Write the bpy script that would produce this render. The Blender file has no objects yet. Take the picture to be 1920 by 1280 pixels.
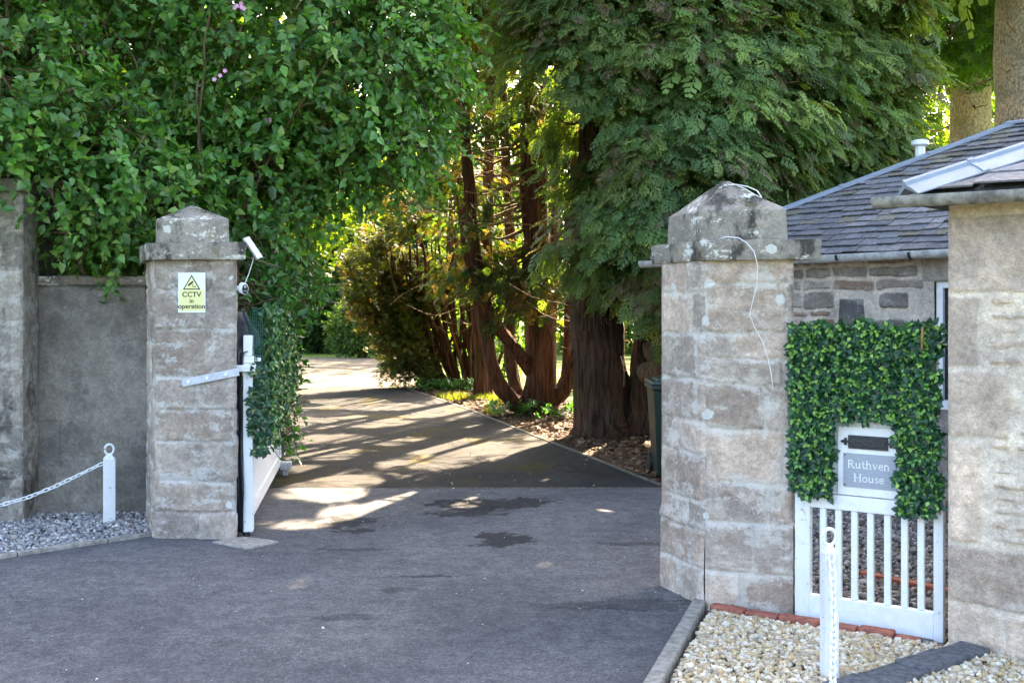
import bpy, bmesh, math, random
import numpy as np
from mathutils import Vector, Matrix

rng = np.random.default_rng(7)
random.seed(7)
SC = bpy.context.scene
COL = SC.collection
CAMH, F, HX, HY = 1.65, 2133.0, 960.0, 571.0   # eye height, focal length and horizon of the photograph (in its pixels)


def W(px, py, Y):
    """point at depth Y that lies at pixel (px,py)"""
    return np.array([(px - HX) / F * Y, Y, CAMH - (py - HY) / F * Y])


def G(px, py):
    Y = F * CAMH / (py - HY)
    return np.array([(px - HX) / F * Y, Y])


AZ, ELV = math.radians(20.), math.radians(39.)
SD = np.array([math.sin(AZ) * math.cos(ELV), math.cos(AZ) * math.cos(ELV), math.sin(ELV)])   # towards the sun


def nrm(a):
    a = np.asarray(a, float)
    return a / (np.linalg.norm(a, axis=-1, keepdims=True) + 1e-9)


# ------------------------------------------------------------------ noise
def _h(i, j, k, s):
    n = (i.astype(np.int64) * 374761393 + j.astype(np.int64) * 668265263 + k.astype(np.int64) * 2147483647 + s * 1274126177) & 0xFFFFFFFF
    n = ((n ^ (n >> 13)) * 1274126177) & 0xFFFFFFFF
    n = n ^ (n >> 16)
    return (n & 0xFFFF) / 65535.0


def vnoise(P, s=0):
    P = np.asarray(P, float)
    I = np.floor(P).astype(np.int64)
    f = P - I
    f = f * f * (3 - 2 * f)
    r = 0
    for a in (0, 1):
        for b in (0, 1):
            for c in (0, 1):
                w = (f[:, 0] if a else 1 - f[:, 0]) * (f[:, 1] if b else 1 - f[:, 1]) * (f[:, 2] if c else 1 - f[:, 2])
                r = r + w * _h(I[:, 0] + a, I[:, 1] + b, I[:, 2] + c, s)
    return r


def fbm(P, s=0, o=4):
    r, a, t = 0, .5, 0
    P = np.asarray(P, float)
    for i in range(o):
        r = r + a * vnoise(P * 2 ** i, s + i * 17)
        t += a
        a *= .5
    return r / t


def sst(a, b, x):
    t = np.clip((x - a) / (b - a + 1e-12), 0, 1)
    return t * t * (3 - 2 * t)


# ------------------------------------------------------------------ mesh builder
class MB:
    def __init__(s):
        s.v, s.f3, s.f4, s.c, s.a, s.n = [], [], [], [], [], 0

    def add(s, V, T=None, Q=None, col=(.5, .5, .5), alpha=0.):
        V = np.asarray(V, float).reshape(-1, 3)
        s.v.append(V)
        s.a.append(np.broadcast_to(np.asarray(alpha, float), (len(V),)))
        col = np.asarray(col, float)
        s.c.append(np.broadcast_to(col, (len(V), 3)) if col.ndim == 1 else col)
        if T is not None and len(T):
            s.f3.append(np.asarray(T, int) + s.n)
        if Q is not None and len(Q):
            s.f4.append(np.asarray(Q, int) + s.n)
        s.n += len(V)
        return s

    def box(s, lo, hi, col=(.5, .5, .5), M=None):
        x0, y0, z0 = lo
        x1, y1, z1 = hi
        V = np.array([[x0, y0, z0], [x1, y0, z0], [x1, y1, z0], [x0, y1, z0], [x0, y0, z1], [x1, y0, z1], [x1, y1, z1], [x0, y1, z1]], float)
        if M is not None:
            V = M(V)
        return s.add(V, None, [[0, 3, 2, 1], [4, 5, 6, 7], [0, 1, 5, 4], [1, 2, 6, 5], [2, 3, 7, 6], [3, 0, 4, 7]], col)

    def prism(s, poly, z0, z1, col=(.5, .5, .5)):
        n = len(poly)
        P = np.asarray(poly, float)
        V = np.vstack([np.c_[P, np.full(n, z0)], np.c_[P, np.full(n, z1)]])
        Q = [[i, (i + 1) % n, n + (i + 1) % n, n + i] for i in range(n)]
        b = s.n
        s.add(V, None, Q, col)
        s.ng = getattr(s, 'ng', []) + [[b + n + i for i in range(n)], [b + i for i in reversed(range(n))]]
        return s

    def tube(s, pts, rad, k=8, col=(.5, .5, .5), flute=0, lump=0, seed=0, caps=True):
        P = np.asarray(pts, float)
        n = len(P)
        R = np.broadcast_to(np.asarray(rad, float), (n,))
        T = nrm(np.gradient(P, axis=0))
        ref = np.array([0, 0, 1.]) if abs(T[:, 2]).mean() < .8 else np.array([1., 0, 0])
        A = nrm(np.cross(T, ref))
        B = np.cross(T, A)
        th = np.linspace(0, 2 * np.pi, k, endpoint=False)
        rr = R[:, None] * np.ones(k)[None]
        if flute:
            rr = rr * (1 + flute * np.cos(5 * th + seed)[None] * .6 + flute * np.cos(9 * th + seed * 2 + 1)[None] * .4)
        V = P[:, None] + rr[..., None] * (np.cos(th)[None, :, None] * A[:, None] + np.sin(th)[None, :, None] * B[:, None])
        V = V.reshape(-1, 3)
        if lump:
            V = V + (np.repeat(P, k, 0) - V) * (lump * (fbm(V * np.array([6, 6, 1.5]), seed, 3) - .5) * 2)[:, None]
        i = np.arange(n - 1)[:, None] * k
        j = np.arange(k)[None]
        Q = np.stack([i + j, i + (j + 1) % k, i + k + (j + 1) % k, i + k + j], -1).reshape(-1, 4)
        b = s.n
        s.add(V, None, Q, col)
        if caps:
            s.ng = getattr(s, 'ng', []) + [[b + q for q in reversed(range(k))], [b + (n - 1) * k + q for q in range(k)]]
        return s

    def inst(s, tmpl, pos, X, Y, Z, sc, col):
        """copies of a small template mesh (V, tris)"""
        TV, TF = tmpl
        k, n = len(pos), len(TV)
        sc = np.broadcast_to(np.asarray(sc, float), (k,)) if np.ndim(sc) < 2 else np.asarray(sc)
        S = sc[:, None] if sc.ndim == 1 else sc
        V = pos[:, None] + (TV[None, :, 0:1] * (X * (S if S.shape[1] == 1 else S[:, 0:1]))[:, None]
                            + TV[None, :, 1:2] * (Y * (S if S.shape[1] == 1 else S[:, 1:2]))[:, None]
                            + TV[None, :, 2:3] * (Z * (S if S.shape[1] == 1 else S[:, 2:3]))[:, None])
        Fc = (TF[None] + (np.arange(k) * n)[:, None, None]).reshape(-1, 3)
        col = np.asarray(col, float)
        C = np.repeat(col, n, 0) if col.ndim == 2 else col
        return s.add(V.reshape(-1, 3), Fc, None, C)

    def build(s, name, mat, parent=None, smooth=False, at=None, bevel=0, auto=False):
        V = np.vstack(s.v)
        C = np.vstack(s.c)
        org = np.zeros(3)
        if parent is not None:
            r = parent
            while r.parent is not None:
                r = r.parent
            org = np.array(r.location)
        elif at is not None:
            org = np.asarray(at, float)
        V = V - org
        me = bpy.data.meshes.new(name)
        t = np.vstack(s.f3) if s.f3 else np.zeros((0, 3), int)
        q = np.vstack(s.f4) if s.f4 else np.zeros((0, 4), int)
        ng = getattr(s, 'ng', [])
        idx = np.concatenate([t.ravel(), q.ravel()] + [np.array(g) for g in ng]).astype(np.int32)
        cnt = np.concatenate([np.full(len(t), 3), np.full(len(q), 4), np.array([len(g) for g in ng], int)]).astype(np.int32)
        st = np.concatenate([[0], np.cumsum(cnt)[:-1]]).astype(np.int32)
        me.vertices.add(len(V))
        me.vertices.foreach_set('co', V.astype(np.float32).ravel())
        me.loops.add(len(idx))
        me.loops.foreach_set('vertex_index', idx)
        me.polygons.add(len(cnt))
        me.polygons.foreach_set('loop_start', st)
        a = me.attributes.new('Col', 'FLOAT_COLOR', 'POINT')
        a.data.foreach_set('color', np.c_[C, np.concatenate(s.a)].astype(np.float32).ravel())
        me.update(calc_edges=True)
        me.polygons.foreach_set('use_smooth', np.full(len(cnt), bool(smooth or auto)))
        if auto:
            me.set_sharp_from_angle(angle=math.radians(35))
        me.materials.append(mat)
        o = bpy.data.objects.new(name, me)
        COL.objects.link(o)
        if parent is not None:
            o.parent = parent
        else:
            o.location = org
        if bevel:
            m = o.modifiers.new('edge', 'BEVEL')
            m.width, m.segments, m.limit_method, m.angle_limit = bevel, 2, 'ANGLE', math.radians(40)
        return o


def tag(o, label=None, cat=None, group=None, kind=None):
    if label: o['label'] = label
    if cat: o['category'] = cat
    if group: o['group'] = group
    if kind: o['kind'] = kind
    return o


def thing(name, loc, label, cat, group=None):
    o = bpy.data.objects.new(name, None)
    o.empty_display_size = .1
    COL.objects.link(o)
    o.location = [float(q) for q in loc]
    return tag(o, label, cat, group)


class Frame:
    """a vertical face: u along it, o out of it, z up"""
    def __init__(s, p0, p1, z=0.):
        s.p = np.array([p0[0], p0[1], z], float)
        d = np.array([p1[0] - p0[0], p1[1] - p0[1], 0.])
        s.w = np.linalg.norm(d)
        s.u = d / s.w
        s.n = np.array([s.u[1], -s.u[0], 0.])
        s.z = np.array([0, 0, 1.])

    def __call__(s, A):
        A = np.asarray(A, float).reshape(-1, 3)
        return s.p + A[:, 0:1] * s.u + A[:, 1:2] * s.n + A[:, 2:3] * s.z

    def at(s, u, o, z):
        return s(np.array([[u, o, z]]))[0]


# ------------------------------------------------------------------ materials
class NT:
    def __init__(s, name):
        s.m = bpy.data.materials.new(name)
        s.m.use_nodes = True
        s.t = s.m.node_tree
        s.t.nodes.clear()

    def n(s, typ, ins=None, **kw):
        nd = s.t.nodes.new('ShaderNode' + typ)
        for k, v in kw.items():
            setattr(nd, k, v)
        for k, v in (ins or {}).items():
            sock = nd.inputs[k]
            if isinstance(v, bpy.types.NodeSocket):
                s.t.links.new(v, sock)
            elif isinstance(v, (tuple, list)) and sock.type == 'RGBA' and len(v) == 3:
                sock.default_value = (*v, 1)
            else:
                sock.default_value = v
        return nd

    def math(s, op, a, b=0., c=0., clamp=False):
        return s.n('Math', {0: a, 1: b, 2: c}, operation=op, use_clamp=clamp).outputs[0]

    def ramp(s, x, lo, hi):
        return s.n('MapRange', {'Value': x, 'From Min': lo, 'From Max': hi}, interpolation_type='SMOOTHSTEP').outputs[0]

    def mix(s, f, a, b, mode='MIX'):
        nd = s.n('Mix', None, data_type='RGBA', blend_type=mode)
        for sock, v in ((nd.inputs[0], f), (nd.inputs[6], a), (nd.inputs[7], b)):
            if isinstance(v, bpy.types.NodeSocket):
                s.t.links.new(v, sock)
            else:
                sock.default_value = (*v, 1) if isinstance(v, (tuple, list)) else v
        return nd.outputs[2]

    def noise(s, vec, scale, detail=5, rough=.55, dist=0):
        return s.n('TexNoise', {'Vector': vec, 'Scale': scale, 'Detail': detail, 'Roughness': rough, 'Distortion': dist}).outputs[0]

    def pos(s, scale=None):
        p = s.n('NewGeometry').outputs['Position']
        if scale is not None:
            p = s.n('VectorMath', {0: p, 1: scale}, operation='MULTIPLY').outputs[0]
        return p

    def col(s):
        return s.n('Attribute', None, attribute_name='Col').outputs['Color']

    def bump(s, h, strength=.5, dist=.01):
        return s.n('Bump', {'Height': h, 'Strength': strength, 'Distance': dist}).outputs[0]

    def out(s, base, rough=.8, bump=None, spec=.3, metal=0., trans=None, tfac=0., disp=None):
        b = s.n('BsdfPrincipled', {'Base Color': base, 'Roughness': rough, 'Specular IOR Level': spec, 'Metallic': metal})
        if bump is not None:
            s.t.links.new(bump, b.inputs['Normal'])
        sh = b.outputs[0]
        if trans is not None:
            tr = s.n('BsdfTranslucent', {'Color': trans})
            sh = s.n('MixShader', {0: tfac, 1: sh, 2: tr.outputs[0]}).outputs[0]
        o = s.n('OutputMaterial', {'Surface': sh})
        return s.m


def leaf_mat(name, tint=(1.0, 1.1, .35), gain=2.4, tfac=.38, rough=.42, spec=.35):
    t = NT(name)
    c = t.col()
    n = t.noise(t.pos(), 9., 3)
    c = t.mix(t.ramp(n, .3, .7), t.mix(1., c, (.78, .82, .8), 'MULTIPLY'), t.mix(1., c, (1.18, 1.15, 1.1), 'MULTIPLY'))
    tr = t.mix(1., c, tuple(gain * q for q in tint), 'MULTIPLY')
    return t.out(c, rough, None, spec, trans=tr, tfac=tfac)


def bark_mat(name, a, b, vs=(9, 9, 1.3), moss=None, strength=.9):
    t = NT(name)
    n = t.noise(t.pos(vs), 2.2, 8, .65, .6)
    n2 = t.noise(t.pos(), 2.5, 4)
    c = t.mix(t.ramp(n, .34, .66), a, b)
    c = t.mix(t.ramp(n2, .35, .75), c, t.mix(1., c, (1.35, 1.2, 1.05), 'MULTIPLY'))
    if moss:
        c = t.mix(t.math('MULTIPLY', t.ramp(t.noise(t.pos(), 1.7, 5), .52, .68), .7), c, moss)
    return t.out(c, .9, t.bump(n, strength, .05), .15)


def stone_mat(name, lime=.5, lime_col=(.56, .52, .48), lichen=True, algae=.3, dark=.4, fine=1., joint=.04):
    t = NT(name)
    p = t.pos()
    c = t.col()
    big = t.noise(p, 2.3, 5, .6)
    mid = t.noise(p, 11., 6, .62)
    grit = t.noise(p, 95., 4, .7)
    speck = t.noise(p, 38., 5, .75)
    c = t.mix(t.ramp(big, .3, .7), t.mix(1., c, (.82, .8, .79), 'MULTIPLY'), t.mix(1., c, (1.16, 1.13, 1.08), 'MULTIPLY'))
    c = t.mix(t.ramp(mid, .3, .72), t.mix(1., c, (.86, .85, .85), 'MULTIPLY'), t.mix(1., c, (1.1, 1.09, 1.07), 'MULTIPLY'))
    c = t.mix(t.math('MULTIPLY', t.ramp(t.noise(t.pos((1.2, 1.2, .7)), 3.6, 8, .70), .49, .60), dark), c, (.060, .056, .048))
    if algae:
        c = t.mix(t.math('MULTIPLY', t.ramp(t.noise(p, 4.3, 6, .6), .56, .74), algae), c, (.20, .17, .06))
    c = t.mix(t.ramp(speck, .36, .66), t.mix(1., c, (.86, .855, .85), 'MULTIPLY'), t.mix(1., c, (1.15, 1.145, 1.14), 'MULTIPLY'))
    c = t.mix(t.ramp(grit, .3, .7), t.mix(1., c, (.88, .88, .88), 'MULTIPLY'), t.mix(1., c, (1.12, 1.12, 1.11), 'MULTIPLY'))
    if lime:
        lm = t.math('ADD', t.math('ADD', t.math('MULTIPLY', t.noise(t.pos((1, 1, 2.2)), 4.5, 5, .6), .72), t.math('MULTIPLY', t.noise(p, 42., 7, .78), .50)), t.math('MULTIPLY_ADD', t.n('Attribute', None, attribute_name='Col').outputs['Alpha'], joint, -.085))
        c = t.mix(t.math('MULTIPLY', t.ramp(lm, .575, .635), lime), c, lime_col)
    if lichen:
        pw = t.n('VectorMath', {0: p, 1: t.n('TexNoise', {'Vector': p, 'Scale': 30.}).outputs['Color']}, operation='MULTIPLY_ADD').node if False else None
        wob = t.n('VectorMath', {0: t.n('TexNoise', {'Vector': p, 'Scale': 28.}).outputs['Color'], 'Scale': .035}, operation='SCALE').outputs[0]
        pv = t.n('VectorMath', {0: p, 1: wob}, operation='ADD').outputs[0]
        vo = t.n('TexVoronoi', {'Vector': pv, 'Scale': 7.}, feature='F1')
        r = t.math('MULTIPLY', t.ramp(vo.outputs['Color'], .52, .85), .30)
        spot = t.math('LESS_THAN', t.math('SUBTRACT', vo.outputs['Distance'], r), -.03)
        c = t.mix(t.math('MULTIPLY', spot, .85), c, (.66, .65, .60))
    h = t.math('ADD', t.math('ADD', t.math('MULTIPLY', mid, .5), t.math('MULTIPLY', speck, .45)), t.math('MULTIPLY', grit, .22 * fine))
    return t.out(c, .93, t.bump(h, 1., .022), .15)


def plain_mat(name, c, rough=.5, spec=.4, metal=0., var=.1, scale=14., bump=0.):
    t = NT(name)
    n = t.noise(t.pos(), scale, 5, .6)
    b = t.mix(t.ramp(n, .3, .7), tuple(q * (1 - var) for q in c), tuple(min(1, q * (1 + var)) for q in c))
    return t.out(b, rough, t.bump(n, bump, .01) if bump else None, spec, metal)


def attr_mat(name, rough=.8, var=.2, scale=20., bump=.4, spec=.25, bd=.01):
    t = NT(name)
    n = t.noise(t.pos(), scale, 6, .62)
    c = t.col()
    c = t.mix(t.ramp(n, .3, .7), t.mix(1., c, (1 - var,) * 3, 'MULTIPLY'), t.mix(1., c, (1 + var,) * 3, 'MULTIPLY'))
    return t.out(c, rough, t.bump(n, bump, bd), spec)


# ------------------------------------------------------------------ masonry
def layout(w, z0, z1, hs, ws, r, hj=.0):
    """random courses of stones: rows (u0,u1,z0,z1)"""
    R, z = [], z0
    while z < z1 - .01:
        h = r.uniform(*hs)
        if z1 - z - h < hs[0] * .6:
            h = z1 - z
        u = -r.uniform(0, .6) * ws[0]
        while u < w:
            l = r.uniform(*ws)
            R.append((u, u + l, z + r.uniform(0, hj), z + h - r.uniform(0, hj)))
            u += l
        z += h
    return R


def stone_face(mb, fr, w, z0, z1, rects, res=.012, mortar=.007, bev=.012, depth=.012, rough=.008, warp=.012, cols=((.30, .26, .22),), mcol=(.45, .41, .36), seed=0, off=0., edge=True, hard=.25, tone=.12, slope=None, round_=0., limewash=None):
    nu, nz = max(2, int(w / res)) + 1, max(2, int((z1 - z0) / res)) + 1
    U, Z = np.meshgrid(np.linspace(0, w, nu), np.linspace(z0, z1, nz))
    U, Z = U.ravel(), Z.ravel()
    P0 = fr(np.c_[U, np.zeros_like(U), Z])
    wu = (fbm(P0 * 9 + 3, seed, 3) - .5) * 2 * warp
    wz = (fbm(P0 * 9 + 31, seed + 5, 3) - .5) * 2 * warp
    d = np.full(len(U), -1.)
    ci = np.zeros((len(U), 3)) + np.asarray(mcol)
    r = np.random.default_rng(seed + 100)
    hs = np.zeros(len(U))
    for (a, b, c, e) in rects:
        base = np.asarray(cols[r.integers(len(cols))]) * (1 + r.uniform(-tone, tone))
        hh = r.uniform(.5, 1.2)
        if b < 0 or a > w or e < z0 or c > z1:
            continue
        uu, zz = U + wu, Z + wz
        dx, dz = np.minimum(uu - a, b - uu), np.minimum(zz - c, e - zz)
        dd = np.minimum(dx, dz)
        if round_:
            q = np.maximum(round_ - np.c_[dx, dz], 0)
            dd = np.where((dx < round_) & (dz < round_), round_ - np.hypot(q[:, 0], q[:, 1]), dd)
        m = dd > 0
        d[m] = np.maximum(d[m], dd[m])
        ci[m] = base
        hs[m] = hh
    k = sst(mortar, mortar + bev, d)
    kc = sst(mortar * .6, mortar + bev * hard, d)
    n1 = fbm(P0 * 14, seed + 9, 4) - .5
    n2 = fbm(P0 * 3.2, seed + 19, 3) - .5
    n3 = fbm(P0 * 45, seed + 29, 2) - .5
    o = off + depth * k * hs + rough * (n1 * 2 * (.4 + .6 * k) + n2 * 1.5 + n3 * .55)
    if edge:
        e = np.minimum(U, w - U)
        o = o * sst(0, .03, e) - .008 * (1 - sst(0, .02, e)) * (fbm(P0 * 8, seed + 3, 3) * 1.6)
    if slope is not None:
        o = o + slope(U, Z)
    C = np.asarray(mcol) * (1 - kc)[:, None] + ci * kc[:, None]
    C = C * (1 + n1 * .5)[:, None]
    if limewash is not None:
        lw_ = fbm(P0 * np.array([13, 13, 24]), seed + 77, 6) + .20 * np.exp(-np.maximum(d, 0) / .026) - .05 + .10 * (fbm(P0 * 2.2, seed + 78, 2) - .5)
        kl = sst(.575, .64, lw_)[:, None] * limewash[3]
        C = C * (1 - kl) + np.asarray(limewash[:3]) * kl
    V = fr(np.c_[U, o, Z])
    i = np.arange(nz - 1)[:, None] * nu
    j = np.arange(nu - 1)[None]
    Q = np.stack([i + j, i + j + 1, i + nu + j + 1, i + nu + j], -1).reshape(-1, 4)
    mb.add(V, None, Q, np.clip(C, .01, .9), np.exp(-np.maximum(d - mortar * .5, 0) / .022))


def rough_solid(mb, V, faces, cuts=8, amp=.008, sc=9., col=(.3, .27, .23), seed=0, bev=.012):
    bm = bmesh.new()
    vs = [bm.verts.new(v) for v in V]
    for f in faces:
        bm.faces.new([vs[i] for i in f])
    bmesh.ops.recalc_face_normals(bm, faces=bm.faces)
    if bev:
        bmesh.ops.bevel(bm, geom=bm.edges[:], offset=bev, segments=2, profile=.5, affect='EDGES')
    for _ in range(cuts):
        L = [e for e in bm.edges if e.calc_length() > .035]
        if not L: break
        bmesh.ops.subdivide_edges(bm, edges=L, cuts=1, use_grid_fill=True)
    bmesh.ops.triangulate(bm, faces=bm.faces[:])
    bm.normal_update()
    P = np.array([v.co[:] for v in bm.verts])
    N = np.array([v.normal[:] for v in bm.verts])
    n = fbm(P * sc, seed, 4) - .5
    P2 = P + N * (n * 2 * amp)[:, None]
    bm.verts.index_update()
    T = [[v.index for v in f.verts] for f in bm.faces]
    bm.free()
    mb.add(P2, T, None, np.asarray(col)[None] * (1 + n * .6)[:, None])
    return mb


def frustum(p0, z0, p1, z1):
    """solid between two polygons of the same count"""
    n = len(p0)
    V = [(*q, z0) for q in p0] + [(*q, z1) for q in p1]
    Fc = [[i, (i + 1) % n, n + (i + 1) % n, n + i] for i in range(n)] + [list(range(n))[::-1], list(range(n, 2 * n))]
    return V, Fc


def grow(poly, d):
    P = np.asarray(poly, float)
    n = len(P)
    out = []
    for i in range(n):
        a, b, c = P[i - 1], P[i], P[(i + 1) % n]
        e1, e2 = nrm(b - a), nrm(c - b)
        n1, n2 = np.array([e1[1], -e1[0]]), np.array([e2[1], -e2[0]])
        bis = n1 + n2
        out.append(b + bis * d / (1 + n1 @ n2))
    return np.array(out)
def upx(fr, px, o=0.):
    k = (px - HX) / F
    p = fr.p + o * fr.n
    return (k * p[1] - p[0]) / (fr.u[0] - k * fr.u[1])


def zpx(fr, u, py, o=0.):
    Y = fr.p[1] + u * fr.u[1] + o * fr.n[1]
    return CAMH - (py - HY) / F * Y


# ================================================================== materials in use
M = {}
M['white'] = plain_mat('white_paint', (.80, .81, .82), .42, .4, 0, .05, 22., .15)
t = NT('weathered_white_paint')
n_ = t.noise(t.pos(), 30., 6, .7)
M['white_worn'] = t.out(t.mix(t.ramp(n_, .60, .68), t.mix(t.ramp(t.noise(t.pos(), 5.), .35, .7), (.80, .81, .82), (.72, .73, .73)), (.36, .33, .29)), .5, t.bump(n_, .15, .01), .35)
M['black'] = plain_mat('black_iron', (.022, .022, .026), .42, .5, 0, .3, 60., .5)
M['black_sheet'] = plain_mat('black_polythene', (.02, .024, .032), .38, .6, 0, .3, 18., .8)
M['galv'] = plain_mat('galvanised_steel', (.52, .53, .55), .5, .5, .35, .12, 30., .2)
M['lead'] = plain_mat('lead_sheet', (.25, .285, .345), .6, .3, 0., .09, 9., .25)
M['gutter_grey'] = plain_mat('grey_painted_gutter', (.44, .44, .44), .55, .4, 0, .3, 16., .3)
M['strap'] = plain_mat('grey_white_strap', (.52, .53, .57), .5, .4, .1, .12, 20., .2)
M['gutter'] = plain_mat('old_painted_gutter', (.235, .222, .205), .6, .4, 0, .5, 16., .4)
M['pvc'] = plain_mat('white_plastic', (.75, .76, .78), .35, .5, 0, .04)
M['bin'] = plain_mat('dark_green_plastic', (.005, .020, .013), .4, .5, 0, .15, 8., .1)
M['brick'] = plain_mat('red_edging_brick', (.30, .11, .075), .85, .2, 0, .25, 30., .6)
M['sett'] = plain_mat('grey_stone_sett', (.115, .118, .125), .9, .2, 0, .35, 30., .9)
M['kerbstone'] = plain_mat('concrete_edging', (.26, .24, .21), .9, .2, 0, .3, 24., .7)
M['stick'] = plain_mat('bamboo', (.32, .16, .07), .6, .3, 0, .25, 40., .2)
M['netting'] = plain_mat('green_plastic_net', (.02, .09, .055), .5, .4)
M['dark'] = plain_mat('dark_glass', (.015, .017, .02), .12, .6)
M['slate'] = attr_mat('roof_slates', .78, .28, 30., .8, .2)
M['rubble'] = stone_mat('lodge_rubble_stone', .3, (.66, .60, .53), False, .12, .15)
M['wingstone'] = stone_mat('pink_sandstone', .25, (.72, .66, .58), False, .15, .06)
M['postL'] = stone_mat('grey_sandstone_post', .5, (.70, .68, .64), True, .14, .15, 1., .11)
M['postR'] = stone_mat('lime_washed_sandstone_post', .5, (.74, .70, .64), True, .16, .12, 1., .12)
M['caps'] = stone_mat('lichened_cap_stone', .9, (.72, .70, .64), True, .6, .95, 1., .12)
M['wall'] = stone_mat('rendered_wall', .22, (.50, .48, .44), False, .12, .26, 2.)
M['pier'] = stone_mat('old_pier_stone', .55, (.52, .50, .46), False, .3, .7, 1.5)
M['pebble'] = attr_mat('pebbles', .75, .15, 60., .2)
M['sign_white'] = plain_mat('sign_white', (.78, .79, .76), .35, .4, 0, .02)
M['sign_yellow'] = plain_mat('sign_yellow', (.76, .72, .34), .35, .4, 0, .03)
M['ink'] = plain_mat('sign_ink', (.02, .02, .022), .45, .3)
M['plate'] = plain_mat('grey_blue_plate', (.33, .36, .42), .5, .4, .1, .05, 60., .05)

# ================================================================== ground
def sheet(name, poly, z, mat, thick=0.06, kind='structure'):
    mb = MB()
    mb.prism(poly, z - thick, z)
    o = mb.build(name, mat)
    return tag(o, kind=kind)


# asphalt
def asphalt(name, base, warm, moss_amt, patches):
    t = NT(name)
    p = t.pos()
    big = t.noise(p, .9, 5, .6, .5)
    fine = t.noise(p, 210., 3, .7)
    mid = t.noise(p, 24., 5, .7)
    c = t.mix(t.ramp(big, .32, .68), base, warm)
    blot = t.noise(p, 7.5, 6, .72)
    c = t.mix(t.ramp(blot, .34, .66), t.mix(1., c, (.82, .82, .83), 'MULTIPLY'), t.mix(1., c, (1.17, 1.16, 1.15), 'MULTIPLY'))
    agg = t.n('TexVoronoi', {'Vector': p, 'Scale': 95.}).outputs['Color']
    c = t.mix(t.ramp(agg, .25, .8), t.mix(1., c, (.82, .82, .83), 'MULTIPLY'), t.mix(1., c, (1.24, 1.235, 1.22), 'MULTIPLY'))
    c = t.mix(t.ramp(fine, .35, .68), t.mix(1., c, (.55, .55, .56), 'MULTIPLY'), t.mix(1., c, (1.55, 1.54, 1.52), 'MULTIPLY'))
    c = t.mix(t.ramp(mid, .35, .65), t.mix(1., c, (.86, .86, .87), 'MULTIPLY'), t.mix(1., c, (1.12, 1.12, 1.1), 'MULTIPLY'))
    wob = t.n('VectorMath', {0: t.n('TexNoise', {'Vector': p, 'Scale': 3.8, 'Detail': 8., 'Roughness': .72}).outputs['Color'], 1: (.5, .5, .5)}, operation='SUBTRACT').outputs[0]
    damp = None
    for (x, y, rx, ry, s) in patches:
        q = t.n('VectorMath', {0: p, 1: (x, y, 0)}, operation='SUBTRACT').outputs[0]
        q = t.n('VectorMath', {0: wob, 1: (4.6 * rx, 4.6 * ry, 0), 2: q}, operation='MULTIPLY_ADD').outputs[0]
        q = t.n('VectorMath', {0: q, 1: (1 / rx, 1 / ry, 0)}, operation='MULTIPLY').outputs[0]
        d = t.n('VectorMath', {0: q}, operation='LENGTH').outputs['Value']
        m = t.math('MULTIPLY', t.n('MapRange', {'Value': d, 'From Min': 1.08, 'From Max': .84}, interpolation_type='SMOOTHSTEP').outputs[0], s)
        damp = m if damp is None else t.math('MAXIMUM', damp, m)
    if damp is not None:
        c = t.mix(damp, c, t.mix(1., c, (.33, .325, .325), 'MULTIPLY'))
    cr = t.math('ABSOLUTE', t.math('SUBTRACT', t.noise(p, .8, 6, .62, .3), .5))
    cr = t.math('MULTIPLY', t.math('LESS_THAN', cr, .0022), t.ramp(t.noise(p, .5, 2), .48, .56))
    c = t.mix(t.math('MULTIPLY', cr, .4), c, (.02, .02, .02))
    if moss_amt:
        mm = t.ramp(t.noise(t.pos((1.0, .45, 1)), 1.5, 7, .66), .52, .66)
        c = t.mix(t.math('MULTIPLY', mm, moss_amt), c, (.062, .047, .007))
    h = t.math('ADD', t.math('MULTIPLY', fine, .6), mid)
    return t.out(c, .92, t.bump(h, .7, .014), .12)


e_r = [G(1243, 910), G(1130, 865), G(1000, 815), G(900, 775), G(830, 750), G(771, 730)]     # right edge of the drive
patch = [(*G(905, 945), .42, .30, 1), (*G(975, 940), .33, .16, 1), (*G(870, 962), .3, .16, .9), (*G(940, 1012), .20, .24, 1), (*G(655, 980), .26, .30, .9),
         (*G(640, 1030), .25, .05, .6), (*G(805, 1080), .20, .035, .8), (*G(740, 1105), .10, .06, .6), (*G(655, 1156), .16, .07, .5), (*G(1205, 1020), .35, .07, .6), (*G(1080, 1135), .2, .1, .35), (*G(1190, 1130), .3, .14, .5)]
JY = 10.25
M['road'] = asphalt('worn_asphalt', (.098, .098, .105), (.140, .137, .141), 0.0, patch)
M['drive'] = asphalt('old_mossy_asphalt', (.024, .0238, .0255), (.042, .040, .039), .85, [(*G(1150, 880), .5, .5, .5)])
lawn_t = NT('lawn')
p_ = lawn_t.pos()
cl = lawn_t.mix(lawn_t.ramp(lawn_t.noise(p_, 1.2, 6, .65), .3, .7), (.085, .14, .022), (.15, .20, .04))
cl = lawn_t.mix(lawn_t.ramp(lawn_t.noise(p_, 45., 4, .7), .3, .7), lawn_t.mix(1., cl, (.7, .72, .7), 'MULTIPLY'), lawn_t.mix(1., cl, (1.3, 1.25, 1.2), 'MULTIPLY'))
M['lawn'] = lawn_t.out(cl, .9, lawn_t.bump(lawn_t.noise(p_, 60., 4), 1., .05), .2)
st = NT('woodland_soil')
p_ = st.pos()
cs = st.mix(st.ramp(st.noise(p_, 3., 7, .7), .3, .7), (.055, .033, .02), (.13, .082, .052))
cs = st.mix(st.ramp(st.noise(p_, 55., 4, .7), .35, .7), st.mix(1., cs, (.55, .55, .55), 'MULTIPLY'), st.mix(1., cs, (1.6, 1.5, 1.4), 'MULTIPLY'))
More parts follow.
